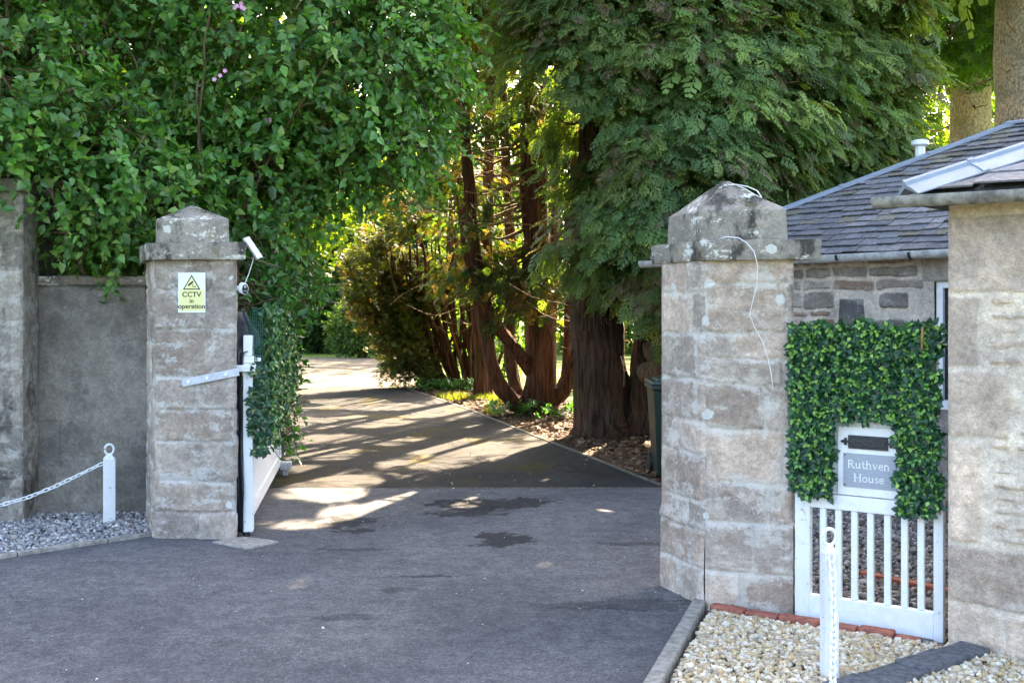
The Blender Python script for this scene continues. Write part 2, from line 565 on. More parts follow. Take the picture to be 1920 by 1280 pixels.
M['soil'] = st.out(cs, .95, st.bump(st.noise(p_, 40., 6, .7), 1., .04), .15)
gt = NT('pale_gravel')
p_ = gt.pos()
vg = gt.n('TexVoronoi', {'Vector': p_, 'Scale': 28.})
cg = gt.mix(gt.ramp(vg.outputs['Color'], .1, .9), (.10, .088, .072), (.24, .21, .175))
cg = gt.mix(gt.ramp(gt.noise(p_, .8, 6, .7), .35, .7), gt.mix(1., cg, (.75, .73, .72), 'MULTIPLY'), cg)
M['gravel'] = gt.out(cg, .95, gt.bump(vg.outputs['Distance'], 1., .03), .15)
gb = NT('gravel_bedding')
p_ = gb.pos()
vg = gb.n('TexVoronoi', {'Vector': p_, 'Scale': 60.})
M['bedding'] = gb.out(gb.mix(gb.ramp(vg.outputs['Color'], .1, .9), (.10, .092, .082), (.30, .27, .23)), .95, gb.bump(vg.outputs['Distance'], 1., .02), .15)

sheet('lawn', [(-420, -60), (420, -60), (420, 700), (-420, 700)], -.07, M['lawn'], .3)
gl0, gl1 = G(-120, 1066), G(296, 1003)
kb0, kb1 = G(1322, 1131), G(1240, 1280)
kdir = nrm(kb1 - kb0)
kb2 = kb0 + kdir * 7
pl_FL, pl_FR = np.array([-2.535, 8.06]), np.array([-1.94, 8.0])
road_l = gl0 + (gl0 - gl1) / np.linalg.norm(gl0 - gl1) * 22
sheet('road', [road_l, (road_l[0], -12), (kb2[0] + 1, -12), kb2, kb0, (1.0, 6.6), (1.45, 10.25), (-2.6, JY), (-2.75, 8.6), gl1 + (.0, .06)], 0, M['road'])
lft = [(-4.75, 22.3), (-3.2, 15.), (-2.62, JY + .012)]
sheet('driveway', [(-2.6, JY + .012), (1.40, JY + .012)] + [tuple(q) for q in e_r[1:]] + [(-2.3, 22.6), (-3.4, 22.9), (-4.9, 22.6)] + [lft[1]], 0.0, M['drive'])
sheet('gravel_court', [(-4.75, 22.35), (-3.4, 22.75), (-1.95, 22.0), (-2.05, 24), (-2.25, 27), (-2.9, 31), (-3.6, 35), (-8, 36.2), (-20, 36), (-32, 30), (-30, 20), (-9, 18.)], -.004, M['gravel'])
sheet('soil_bed', [tuple(e_r[0]), (1.75, 9.2), (3, 11), (8.5, 15), (9, 21), (3, 20.2), (0.4, 20), (-.2, 21), (-.5, 24.5), (-2, 25), (-2.1, 23.5)] + [tuple(q) for q in e_r[::-1][:-1]], -.015, M['soil'])
sheet('shrub_bed', [(-12, 9.0), (-2.9, 8.95), (-2.66, 9.5), (-2.66, JY), (-3.25, 15), (-4.8, 22.2), (-9, 17.9), (-30, 19.8)], -.02, M['soil'])
mb = MB().box((-1.0, JY - .028, -.03), (1.42, JY + .0, .006), M=lambda V: V + np.c_[np.zeros(8), (V[:, 0] + 1) * -.03, np.zeros(8)] * 0)
M['dull_kerb'] = plain_mat('dirty_edging', (.13, .12, .10), .95, .2, 0, .45, 18., .7)
tag(mb.build('joint_strip', M['dull_kerb']), kind='structure')

# drive edging boards of thin stone along the right edge
mb = MB()
for i in range(len(e_r) - 1):
    a, b = e_r[i], e_r[i + 1]
    fr = Frame(a, b)
    mb.box((0.004, -.04, -.1), (fr.w - .004, -.002, .012), M=fr)
tag(mb.build('drive_edging_kerb', M['dull_kerb']), kind='structure')
# edging on the left bed and the near right kerb
fr = Frame(gl0, gl1)
mb = MB()
u = 0.
while u < fr.w:
    w = .62 if u else .5
    rough_solid(mb, fr([[u + .004, 0, -.1], [min(u + w, fr.w) - .004, 0, -.1], [min(u + w, fr.w) - .004, -.045, -.1], [u + .004, -.045, -.1],
                        [u + .004, 0, .03], [min(u + w, fr.w) - .004, 0, .03], [min(u + w, fr.w) - .004, -.045, .03], [u + .004, -.045, .03]]),
                [[0, 3, 2, 1], [4, 5, 6, 7], [0, 1, 5, 4], [1, 2, 6, 5], [2, 3, 7, 6], [3, 0, 4, 7]], 3, .006, 12, seed=int(u * 10), bev=.006)
    u += w
tag(mb.build('left_bed_kerb', M['kerbstone'], smooth=True), kind='structure')
fr = Frame(kb0 + (0.02, .02), kb2)
mb = MB()
u = 0.
while u < 3.2:
    rough_solid(mb, fr([[u + .004, 0, -.1], [u + .66, 0, -.1], [u + .66, .075, -.1], [u + .004, .075, -.1],
                        [u + .004, 0, .03], [u + .66, 0, .03], [u + .66, .075, .03], [u + .004, .075, .03]]),
                [[0, 3, 2, 1], [4, 5, 6, 7], [0, 1, 5, 4], [1, 2, 6, 5], [2, 3, 7, 6], [3, 0, 4, 7]], 4, .003, 12, seed=int(u * 10) + 50, bev=.008)
    u += .665
o = tag(mb.build('right_bed_kerb', M['kerbstone'], smooth=True), kind='structure')
KR = fr

# ================================================================== pebbles
def ico(sub=0):
    bm = bmesh.new()
    bmesh.ops.create_icosphere(bm, subdivisions=1 + sub, radius=1)
    V = np.array([v.co[:] for v in bm.verts])
    bm.verts.index_update()
    T = np.array([[v.index for v in f.verts] for f in bm.faces])
    bm.free()
    return V, T


def inpoly(P, poly):
    poly = np.asarray(poly, float)
    r = np.zeros(len(P), bool)
    j = len(poly) - 1
    for i in range(len(poly)):
        a, b = poly[i], poly[j]
        c = ((a[1] > P[:, 1]) != (b[1] > P[:, 1])) & (P[:, 0] < (b[0] - a[0]) * (P[:, 1] - a[1]) / (b[1] - a[1] + 1e-12) + a[0])
        r ^= c
        j = i
    return r


def pebbles(name, poly, z, n, size, cols, label, layers=2, hill=.012, sub=0, mat='pebble', jag=.28):
    poly = np.asarray(poly, float)
    lo, hi = poly.min(0), poly.max(0)
    P = rng.uniform(lo, hi, (int(n * 6), 2))
    P = P[inpoly(P, poly)][:n]
    k = len(P)
    Z = z + hill * (fbm(np.c_[P * 3, np.zeros(k)], 5, 3) - .3) + rng.uniform(0, size * .9, k) * (layers - 1) * .5
    pos = np.c_[P, Z]
    mb = MB()
    cols = np.asarray(cols)
    C = cols[rng.integers(len(cols), size=k)] * rng.uniform(.75, 1.2, (k, 1))
    grp = rng.integers(6, size=k)
    X = nrm(rng.normal(size=(k, 3)) * (1, 1, .35))
    Zv = nrm(rng.normal(size=(k, 3)) * (.35, .35, 1) + (0, 0, .4))
    Y = nrm(np.cross(Zv, X))
    X = np.cross(Y, Zv)
    s = size * rng.lognormal(0, .28, k)
    S = np.c_[s * rng.uniform(.8, 1.35, k), s * rng.uniform(.7, 1.0, k), s * rng.uniform(.5, .8, k)] * .5
    for g in range(6):
        V, T = ico(sub)
        V = V * (1 + jag * (np.random.default_rng(g).uniform(-1, 1, (len(V), 1))))
        m = grp == g
        mb.inst((V, T), pos[m], X[m], Y[m], Zv[m], S[m], C[m])
    o = mb.build(name, M[mat], smooth=not sub == 9)
    return tag(o, label, 'gravel', kind='stuff')


bedL = [gl0 + (0, .05), gl1 + (-.02, .05), (-2.56, 8.25), (-2.62, 8.95), (-3.75, 8.95), (-3.8, 8.55), (-5.6, 8.5), (-5.6, 7.0)]
sheet('gravel_bed_left', [gl0 + (0, .045), gl1 + (0, .045), (-2.5, 8.3), (-2.6, 9.1), (-9, 9.1), (-9, 6.6)], -.012, M['bedding'])
pebbles('grey_pebbles', bedL, .006, 9000, .027, [(.30, .29, .29), (.42, .40, .38), (.22, .22, .235), (.33, .29, .25), (.5, .48, .46), (.16, .16, .17)],
        'grey and white pebbles between the boundary wall and the asphalt', 2)
FRg = Frame((1.512, 6.085), (2.14, 5.645))
bk0, bk1 = G(1326, 1140), G(1725, 1204)
bk0 = bk0 + (0, -.03)
A_ = KR.at(0, -.01, 0)[:2]
B_ = KR.at(2.6, -.01, 0)[:2]
bedR = [A_ + (.03, 0), B_, (2.2, 3.4), (3.4, 4.3), (2.62, 5.0), (2.14, 5.52), bk1, bk0]
sheet('gravel_bed_right', [A_ + (.01, .3), A_ + (.008, 0), KR.at(6, -.01, 0)[:2], (4.5, 0), (6, 2.), (2.15, 5.6), (1.6, 6.3)], -.022, M['bedding'])
pebbles('cream_pebbles', bedR, -.012, 21000, .0265, [(.60, .48, .31), (.66, .56, .40), (.48, .35, .19), (.56, .41, .22), (.62, .54, .43), (.40, .32, .23), (.70, .63, .50)],
        'cream and honey pebbles in the bed outside the small white gate', 2, .014, jag=.33)
yard = [(1.56, 6.14), (2.14, 5.70), (4.6, 8.55), (1.75, 11.7), (1.3, 8)]
sheet('gravel_yard', [(1.45, 6.3), (1.52, 6.1), (2.13, 5.66), (4.72, 8.6), (1.62, 12.0), (1.40, 10.2), (1.02, 6.7)], -.03, M['bedding'])
pebbles('dark_yard_pebbles', [(1.56, 6.14), (2.14, 5.70), (3.9, 8.0), (3.4, 9.8), (2.4, 9.9), (1.7, 7.4)], -.02, 9000, .034, [(.16, .155, .15), (.24, .23, .22), (.10, .10, .105), (.20, .165, .13), (.36, .34, .32)],
        'dark grey chippings in the yard behind the small white gate', 2)

# ================================================================== gate posts of stone
def gatepost(label, FL, FR, vp, depth, zb, zc, zs, ovh, fin, zf, zap, mat, cols, mcol, seed, lay, apex_shift=(0, 0), plinth=0, cshift=(0, 0)):
    dv = nrm(np.array([(vp - HX) / F, 1.]))
    BR, BL = FR + dv * depth, FL + dv * depth
    poly = [FL, FR, BR, BL]
    c = np.mean(poly, 0)
    root = thing('stone_gatepost', (c[0], c[1], 0), label, 'gatepost', 'stone gateposts of the driveway')
    mb = MB()
    for i in range(4):
        a, b = poly[i], poly[(i + 1) % 4]
        fr = Frame(a, b)
        sl = None
        if plinth:
            sl = lambda U, Z: plinth * (1 - sst(.44, .50, Z + .02 * np.sin(U * 9)))
        fine = i in (0, 3)
        stone_face(mb, fr, fr.w, zb, zc + .02, lay[i], .010 if fine else .03, .005, .010, .013, .010, .014, cols, mcol, seed + i, slope=sl, tone=.17, limewash=(.74, .70, .64, .22), round_=.02)
    mb.build('shaft', M[mat], root, smooth=True)
    mb = MB()
    sp_ = np.array(poly) + np.array(cshift)
    V, Fc = frustum(grow(sp_, ovh), zc, grow(sp_, ovh + .004), zs)
    rough_solid(mb, V, Fc, 6, .007, 9, (.30, .275, .245), seed + 20, .005)
    mb.build('cap_slab', M['caps'], root, auto=True)
    mb = MB()
    fp = np.array(fin)
    ctr = fp.mean(0) + np.array(apex_shift)
    top = [ctr + (q - ctr) * .07 for q in fp]
    n = 4
    V = [(*q, zs - .01) for q in fp] + [(*q, zf) for q in grow(fp, -.004)] + [(*q, zap) for q in top]
    Fc = [[3, 2, 1, 0]] + [[i, (i + 1) % 4, 4 + (i + 1) % 4, 4 + i] for i in range(4)] + [[4 + i, 4 + (i + 1) % 4, 8 + (i + 1) % 4, 8 + i] for i in range(4)] + [[8, 9, 10, 11]]
    rough_solid(mb, V, Fc, 6, .006, 11, (.30, .275, .245), seed + 40, .004)
    mb.build('finial', M['caps'], root, auto=True)
    return root, poly


r1 = random.Random(3)
colsL = [(.40, .345, .305), (.365, .32, .285), (.43, .37, .325), (.39, .325, .275), (.44, .385, .345)]
layL = [layout(.62, -.02, 2.02, (.17, .34), (.3, .62), r1) for _ in range(4)]
finL = np.array([[-2.53, 8.09], [-2.0, 8.05], [-2.15, 8.52], [-2.68, 8.55]])
PL, polyL = gatepost('square stone gatepost carrying the yellow CCTV sign, the white driveway gate hung beside it', pl_FL, pl_FR, 100, .60, -.04, 1.965, 2.085, .052, finL, 2.255, 2.372, 'postL', colsL, (.27, .245, .22), 11, layL, cshift=(.005, -.02))
pr_FL, pr_FR = np.array([1.062, 6.25]), np.array([1.512, 6.11])
colsR = [(.52, .42, .355), (.46, .385, .335), (.55, .45, .385), (.50, .405, .345), (.43, .37, .325)]
layR = [layout(.5, -.06, 1.95, (.14, .30), (.22, .5), r1) for _ in range(4)]
finR = np.array([[1.045, 6.28], [1.49, 6.15], [1.36, 6.60], [.92, 6.72]])
PR, polyR = gatepost('taller looking stone gatepost with loose white cable, between the driveway and the small white gate', pr_FL, pr_FR, 150, .50, -.08, 1.89, 2.0, .052, finR, 2.165, 2.345, 'postR', colsR, (.46, .41, .36), 31, layR, plinth=.014, cshift=(.035, -.015))

# ================================================================== left boundary wall and old pier
mb = MB()
fr = Frame((-4.0, 8.99), (-2.50, 8.93))
rw = layout(1.6, 0, 1.78, (.30, .38), (.5, .95), r1)
stone_face(mb, fr, fr.w, -.05, 1.80, rw, .014, .002, .008, .004, .006, .004, [(.27, .25, .225), (.245, .23, .21), (.29, .268, .24)], (.17, .16, .145), 61, edge=False)
V, Fc = frustum([fr.at(0, -.005, 0)[:2], fr.at(fr.w, -.005, 0)[:2], fr.at(fr.w, -.34, 0)[:2], fr.at(0, -.34, 0)[:2]], -.1, [fr.at(0, -.005, 0)[:2], fr.at(fr.w, -.005, 0)[:2], fr.at(fr.w, -.34, 0)[:2], fr.at(0, -.34, 0)[:2]], 1.80)
mb.add(V, None, Fc, (.18, .17, .15))
bw = thing('boundary_wall', (-3.2, 9.1, 0), 'grey rendered boundary wall under the overhanging shrub, left of the CCTV gatepost', 'wall')
mb.build('wall_face', M['wall'], bw, smooth=False, auto=True)
mb = MB()
cp = [fr.at(0, .03, 0)[:2], fr.at(fr.w, .03, 0)[:2], fr.at(fr.w, -.36, 0)[:2], fr.at(0, -.36, 0)[:2]]
V, Fc = frustum(cp, 1.80, cp, 1.875)
rough_solid(mb, V, Fc, 6, .012, 9, (.25, .22, .18), 71, .015)
mb.build('coping', M['caps'], bw, smooth=True)

pr = thing('stone_pier', (-4.6, 8.8, 0), 'old blotched stone pier with a splayed side at the left end of the grey wall', 'pier')
mb = MB()
pp = [np.array(q) for q in [(-6.8, 8.62), (-3.70, 8.60), (-3.735, 8.98), (-3.735, 9.5), (-6.8, 9.5)]]
PH = 2.5
for i in range(2):
    fr = Frame(pp[i], pp[i + 1])
    if i == 1: fr = Frame(pp[1] , pp[2])
    lay = layout(fr.w, 0, PH, (.25, .42), (.35, .7) if i == 0 else (2, 3), r1)
    stone_face(mb, fr, fr.w, -.05, PH, lay, .018, .004, .012, .010 if i == 0 else .002, .012, .012, [(.33, .305, .27), (.28, .26, .23), (.37, .335, .295)], (.26, .24, .21), 81 + i, limewash=(.55, .52, .47, .7))
V, Fc = frustum(grow(pp, -.02), -.1, grow(pp, -.02), PH)
mb.add(V, None, None, (.2, .19, .17)) if False else mb.prism(grow(pp, -.03), -.1, PH - .01, (.2, .19, .17))
mb.build('shaft', M['pier'], pr, auto=True)
V, Fc = frustum(grow(pp, .06), PH, grow(pp, .06), PH + .1)
mb = MB()
rough_solid(mb, V, Fc, 4, .012, 8, (.25, .23, .2), 91, .015)
mb.build('cap_slab', M['caps'], pr, smooth=True)

# ================================================================== slates / roofs
def slates(mb, o3, e, up, nr, inside, L, H, gauge, wr, r, cols):
    """rows of overlapping slates on the plane o3 + u*e + v*up"""
    v, row = 0., 0
    while v < H:
        u = -r.uniform(0, .2)
        while u < L:
            w = r.uniform(*wr)
            a, b = u + .004, u + w - .004
            lo, hi = inside(v + gauge * .5)
            a2, b2 = max(a, lo), min(b, hi)
            if b2 - a2 > .03:
                j = r.uniform(-.016, .016)
                t0, t1 = .014 + r.uniform(0, .014), .004
                cc = np.array(cols[r.randrange(len(cols))]) * r.uniform(.78, 1.2)
                v0, v1 = v - .03 + j, min(v + gauge * 1.06, H + .01)
                top = o3 + np.outer([a2, b2, b2, a2], e) + np.outer([v0, v0 + r.uniform(-.014, .014), v1, v1], up)
                V = np.vstack([top + np.outer([t0, t0, t1, t1], nr), top + np.outer([t0 + .009, t0 + .009, t1 + .006, t1 + .006], nr)])
                mb.add(V, None, [[0, 3, 2, 1], [4, 5, 6, 7], [0, 1, 5, 4], [1, 2, 6, 5], [2, 3, 7, 6], [3, 0, 4, 7]], cc)
            u += w
        v += gauge
        row += 1


def strip(mb, a, b, side, upv, w, th, col):
    a, b = np.asarray(a), np.asarray(b)
    V = []
    for p in (a, b):
        for (s, h) in ((-w / 2, -th), (w / 2, -th), (w / 2, 0), (0, .028), (-w / 2, 0)):
            V.append(p + side * s + upv * h)
    mb.add(V, [[0, 1, 2], [0, 2, 3], [0, 3, 4], [5, 7, 6], [5, 8, 7], [5, 9, 8]], [[0, 5, 6, 1], [1, 6, 7, 2], [2, 7, 8, 3], [3, 8, 9, 4], [4, 9, 5, 0]], col)


def gutter(mb, a, b, r=.055, th=.006, sag=.01, nseg=20):
    a, b = np.asarray(a, float), np.asarray(b, float)
    d = nrm(b - a)
    s = np.array([d[1], -d[0], 0])
    th_ = np.linspace(np.pi, 2 * np.pi, 11)
    prof = [(math.cos(q) * r, math.sin(q) * r) for q in th_] + [(r - .001, .012), (r - th, .012)] + [(math.cos(q) * (r - th), math.sin(q) * (r - th)) for q in th_[::-1]] + [(-r + th, .012), (-r + .001, .012)]
    k = len(prof)
    V = []
    for i in range(nseg + 1):
        f = i / nseg
        p = a + (b - a) * f - np.array([0, 0, sag * math.sin(f * 7.)])
        V += [p + s * x + np.array([0, 0, z]) for x, z in prof]
    Q = [[i * k + j, i * k + (j + 1) % k, (i + 1) * k + (j + 1) % k, (i + 1) * k + j] for i in range(nseg) for j in range(k)]
    n0 = mb.n
    mb.add(V, None, Q, (.3, .3, .28))
    for q in (0, nseg):       # stop ends
        ends = [n0 + q * k + j for j in range(11)]
        mb.ng = getattr(mb, 'ng', []) + [ends]


slc = [(.165, .165, .18), (.185, .18, .19), (.145, .145, .16), (.155, .155, .17), (.185, .168, .135), (.17, .162, .168), (.20, .195, .20), (.135, .133, .145), (.175, .172, .18)]
# ---- lodge
e = np.array([.673, -.739, 0]); e = e / np.linalg.norm(e)
ni = np.array([-e[1], e[0], 0])
EL = np.array([1.49, 11.96, 2.12])
PIT = math.radians(28)
RUN, LEN = 2.62, 6.4
up = ni * math.cos(PIT) + np.array([0, 0, math.sin(PIT)])
nr = -ni * math.sin(PIT) + np.array([0, 0, math.cos(PIT)])
lodge = thing('lodge', (3.6, 11.5, 0), 'low stone gate lodge with blue-grey slate roof behind the small white gate', 'house')
wl = EL[:2] + .13 * ni[:2] + .16 * e[:2]
frl = Frame(wl, wl + e[:2] * (LEN - .3))
mb = MB()
uw = upx(frl, 1752)
lw = []
z = -.05
while z < 2.14:
    h = r1.uniform(.075, .17)
    u = -r1.uniform(0, .2)
    while u < 3.5:
        l = r1.uniform(.16, .55)
        if r1.random() < .97:
            lw.append((u + .004, u + l - .004, z + r1.uniform(.002, .012), z + h - r1.uniform(.002, .018)))
        u += l
    z += h
du = upx(frl, 1572), upx(frl, 1622)
dz_ = zpx(frl, du[0], 612), zpx(frl, du[0], 560)
lw = [q for q in lw if q[1] < uw - .02 and not (q[1] > du[0] - .02 and q[0] < du[1] + .02 and q[3] > dz_[0] - .02 and q[2] < dz_[1] + .02)]
stone_face(mb, frl, uw, -.1, 2.13, lw, .010, .007, .012, .020, .014, .028, [(.42, .345, .295), (.28, .25, .225), (.22, .20, .19), (.46, .37, .31), (.36, .31, .275), (.34, .24, .19), (.52, .36, .26)], (.62, .55, .48), 121, edge=False, hard=.5, tone=.2, round_=.03)
stone_face(mb, Frame(frl.at(du[0], .004, 0), frl.at(du[1], .004, 0)), du[1] - du[0], dz_[0] - .05, dz_[1], [(.0, du[1] - du[0], dz_[0], dz_[1])], .01, .002, .02, .018, .006, .012, [(.135, .132, .135)], (.4, .37, .32), 125)
# window lintel and the rest of the wall, then the other walls
ww = uw + .95
zt = zpx(frl, uw, 527)
stone_face(mb, Frame(frl.at(uw - .12, .006, 0), frl.at(ww, .006, 0)), ww - uw + .12, zt, 2.125, [(0, 1.2, zt, 2.13)], .015, .002, .01, .006, .004, .003, [(.46, .42, .37)], (.4, .37, .32), 127)
mb.box((uw, -.3, -.1), (ww, -.002, .75), (.36, .32, .28), frl)
mb.box((ww, -.3, -.1), (frl.w, -.002, 2.13), (.36, .32, .28), frl)
bk = frl.at(0, -4.85, 0)
bk2 = frl.at(frl.w, -4.85, 0)
for a, b in ((frl.at(0, -.0, 0), bk), (bk, bk2)):
    f2 = Frame(a, b)
    mb.box((0, -.14, -.1), (f2.w, .14, 2.12), (.36, .32, .28), f2) if a is not bk else mb.box((.2, -.14, -.1), (f2.w - .2, .14, 2.11), (.36, .32, .28), f2)
mb.build('wall', M['rubble'], lodge, auto=True)
win = MB()
for (a, b, c, d) in ((uw, uw + .06, .75, zt), (ww - .06, ww, .75, zt), (uw + .06, ww - .06, zt - .06, zt), (uw + .06, ww - .06, .75, .83), ((uw + ww) / 2 - .02, (uw + ww) / 2 + .02, .83, zt - .06)):
    win.box((a, -.09, c), (b, -.03, d), M=frl)
w_ = win.build('window', M['white'], lodge, bevel=.004)
MB().box((uw + .05, -.075, .8), (ww - .05, -.068, zt - .05), M=frl).build('pane', M['dark'], w_)
mb = MB()
P = lambda u, v, z: (EL[0] + e[0] * u + ni[0] * v, EL[1] + e[1] * u + ni[1] * v, z)
hr = 2.12 + RUN * math.tan(PIT)
q0, q1, q2, q3 = P(0, 0, 2.10), P(LEN, 0, 2.10), P(LEN, 2 * RUN, 2.10), P(0, 2 * RUN, 2.10)
r0, r1_ = P(RUN, RUN, hr - .02), P(LEN - .02, RUN, hr - .02)
mb.add([q0, q1, q2, q3, r0, r1_], [[0, 4, 3]], [[0, 1, 5, 4], [2, 3, 4, 5]], (.09, .09, .1))
mb.add([q0, q1, q2, q3], None, [[3, 2, 1, 0]], (.2, .17, .14))
mb.add([q1, q2, r1_], [[0, 1, 2]], None, (.3, .27, .24))
rs = random.Random(5)
slates(mb, EL, e, up, nr, lambda v: (v * math.cos(PIT) + .02, LEN), LEN, RUN / math.cos(PIT), .135, (.12, .24), rs, slc)
# the two planes turned away carry slates too
up2 = e * math.cos(PIT) + np.array([0, 0, math.sin(PIT)])
nr2 = -e * math.sin(PIT) + np.array([0, 0, math.cos(PIT)])
slates(mb, np.array(P(0, 2 * RUN, 2.12)), -ni, up2, nr2, lambda v: (v * math.cos(PIT) + .02, 2 * RUN - v * math.cos(PIT) - .02), 2 * RUN, RUN / math.cos(PIT), .185, (.2, .34), rs, slc)
roof = mb.build('roof', M['slate'], lodge)
mb = MB()
hip0, hip1 = np.array(P(-.02, -.02, 2.13)), np.array(P(RUN, RUN, hr + .015))
hd = nrm(hip1 - hip0)
sd = nrm(np.cross(hd, [0, 0, 1]))
hu = np.cross(sd, hd)
strip(mb, hip0, hip1, sd, hu, .19, .02, (.5, .5, .5))
for f in (.28, .53, .77):
    c_ = hip0 + (hip1 - hip0) * f
    strip(mb, c_ - hd * .022, c_ + hd * .022, sd, hu + 0, .205, .012, (.5, .5, .5)) if False else strip(mb, c_ - hd * .022 + hu * .008, c_ + hd * .022 + hu * .008, sd, hu, .205, .02, (.5, .5, .5))
rg0, rg1 = np.array(P(RUN - .05, RUN, hr + .015)), np.array(P(LEN, RUN, hr + .015))
strip(mb, rg0, rg1, nrm(np.cross(e, [0, 0, 1])), np.array([0, 0, 1.]), .19, .02, (.5, .5, .5))
mb.build('hip_flashing', M['lead'], roof)
mb = MB()
g0, g1 = EL - ni * .075 + np.array([0, 0, -.025]) - e * .1, EL - ni * .075 + np.array([0, 0, -.025]) + e * (LEN)
gutter(mb, g0, g1, .058)
gt_ = mb.build('gutter', M['gutter_grey'], lodge, auto=True)
for f in (.9, 1.55, 2.25, 2.95):
    mb = MB()
    c_ = g0 + e * (f + .1)
    th = np.linspace(np.pi, 2 * np.pi, 9)
    s_ = -ni
    V = [c_ + e * k + s_ * math.cos(q) * rr + np.array([0, 0, math.sin(q) * rr]) for k in (-.014, .014) for rr in (.063,) for q in th]
    mb.add(V, None, [[i, i + 1, 10 + i, 9 + i] for i in range(8)])
    V = [v * 1.0 for v in V]
    mb.build('bracket', M['black'], gt_)
# vent pipe beyond the hip
vp_ = np.array(P(1.78, 2.2, 0)); vp_ = np.array([W(1725, 0, 11.98)[0], 11.98, 0])
mb = MB()
mb.tube([vp_ + (0, 0, 2.7), vp_ + (0, 0, 3.33)], .052, 14)
vpo = mb.build('vent_pipe', M['pvc'], lodge, auto=True)
mb = MB()
mb.tube([vp_ + (0, 0, 3.315), vp_ + (0, 0, 3.33), vp_ + (0, 0, 3.37), vp_ + (0, 0, 3.385)], [.07, .092, .088, .05], 16)
mb.build('cowl', M['pvc'], vpo, auto=True)

# ---- wing (near building at the right edge)
C_ = np.array([2.128, 5.555])
e2 = np.array([.755, -.655, 0]); e2 = e2 / np.linalg.norm(e2)
n2 = np.array([-e2[1], e2[0], 0])      # inward
wing = thing('stone_outbuilding', (3.2, 6.2, 0), 'pinkish stone corner of the near building at the right edge, lead hip and gutter above', 'building')
frw = Frame(C_, C_ + e2[:2] * 2.4)
ZT = 2.165
mb = MB()
lw = [(-.1, .9, 2.085, 2.3), (-.1, .72, 1.70, 2.082), (-.1, .155, 1.345, 1.695), (-.1, .30, 1.005, 1.335), (-.1, .165, .50, 1.0), (-.1, .42, .20, .495), (-.1, .25, -.1, .195), (.26, .8, -.1, .19)]
for (za, zb_, ua) in ((1.36, 1.67, .185), (.52, .97, .19), (1.03, 1.3, .33), (.22, .46, .45), (.5, 1.68, .8)):
    z = za
    while z < zb_:
        h = r1.uniform(.03, .075)
        u = ua + r1.uniform(0, .03)
        while u < (2.4 if ua < .8 else 2.5):
            l = r1.uniform(.1, .28)
            lw.append((u, u + l - .025, z, z + h - .012))
            u += l
            if ua < .8 and u > .82: break
        z += h + .012
stone_face(mb, frw, frw.w, -.08, ZT, lw, .009, .005, .016, .012, .013, .014, [(.66, .535, .435), (.62, .51, .42), (.58, .48, .405), (.68, .56, .46)], (.74, .65, .55), 151, hard=.8, tone=.12, edge=True, round_=.02)
fs = Frame(C_ + n2[:2] * 4.0, C_)
mb.box((0, -.3, -.1), (fs.w - .012, -.012, ZT), (.42, .36, .3), fs)
mb.box((frw.w - .3, -3.9, -.1), (frw.w - .004, -.02, ZT - .002), (.42, .36, .3), frw)
wwall = mb.build('wall', M['wingstone'], wing, auto=True)
OV = .125
EC = np.array([*C_, 2.20]) - n2 * OV - e2 * OV
P2 = lambda u, v, z: EC + e2 * u + n2 * v + np.array([0, 0, z - 2.20])
PT2 = math.radians(24.5)
R2, L2 = 2.0, 4.4
h2 = 2.20 + R2 * math.tan(PT2)
mb = MB()
q = [P2(0, 0, 2.185), P2(L2, 0, 2.185), P2(L2, 2 * R2, 2.185), P2(0, 2 * R2, 2.185), P2(R2, R2, h2 - .02), P2(L2, R2, h2 - .02)]
mb.add(q, [[0, 4, 3]], [[0, 1, 5, 4], [2, 3, 4, 5]], (.09, .09, .1))
mb.add(q[:4], None, [[3, 2, 1, 0]], (.12, .11, .1))
up3 = n2 * math.cos(PT2) + np.array([0, 0, math.sin(PT2)])
nr3 = -n2 * math.sin(PT2) + np.array([0, 0, math.cos(PT2)])
slates(mb, EC, e2, up3, nr3, lambda v: (v * math.cos(PT2) + .02, L2), L2, R2 / math.cos(PT2), .19, (.2, .34), rs, slc)
roof2 = mb.build('roof', M['slate'], wing)
mb = MB()
ha, hb = P2(-.03, -.03, 2.225), P2(R2, R2, h2 + .03)
hd = nrm(hb - ha); sd = nrm(np.cross(hd, [0, 0, 1])); hu = np.cross(sd, hd)
# a rounded lead roll with a wing each side
prof = [(-.125, -.046), (-.07, -.014), (-.026, .002), (-.02, .02), (0, .03), (.02, .02), (.026, .002), (.07, -.014), (.125, -.046), (.125, -.052), (.0, -.01), (-.125, -.052)]
def roll(mb, a, b, sc_=1., lift=0.):
    V = [p + sd * x * sc_ + hu * (z + lift) for p in (a, b) for x, z in prof]
    k = len(prof)
    n0 = mb.n
    mb.add(V, None, [[j, (j + 1) % k, k + (j + 1) % k, k + j] for j in range(k)])
    mb.ng = getattr(mb, 'ng', []) + [[n0 + j for j in range(k)]]
roll(mb, ha, hb)
for s_ in (.34, .95, 1.6):          # raised bands of lead across the roll
    roll(mb, ha + hd * s_, ha + hd * (s_ + .03), 1.03, .006)
fl_ = mb.build('hip_flashing', M['lead'], roof2, auto=True)
mb = MB()
ga = P2(-.17, -.055, 2.165); gb_ = P2(L2, -.055, 2.165)
gutter(mb, ga, gb_, .043, .006, .006)
g2 = mb.build('gutter', M['gutter'], wing, auto=True)
mb = MB()
mb.box((-.10, .03, 2.13), (2.6, .115, 2.18), M=frw)
mb.box((-.11, -4.1, 2.13), (-.02, .03, 2.178), M=frw)
mb.build('soffit', plain_mat('dark_soffit', (.07, .066, .06), .8), wing)
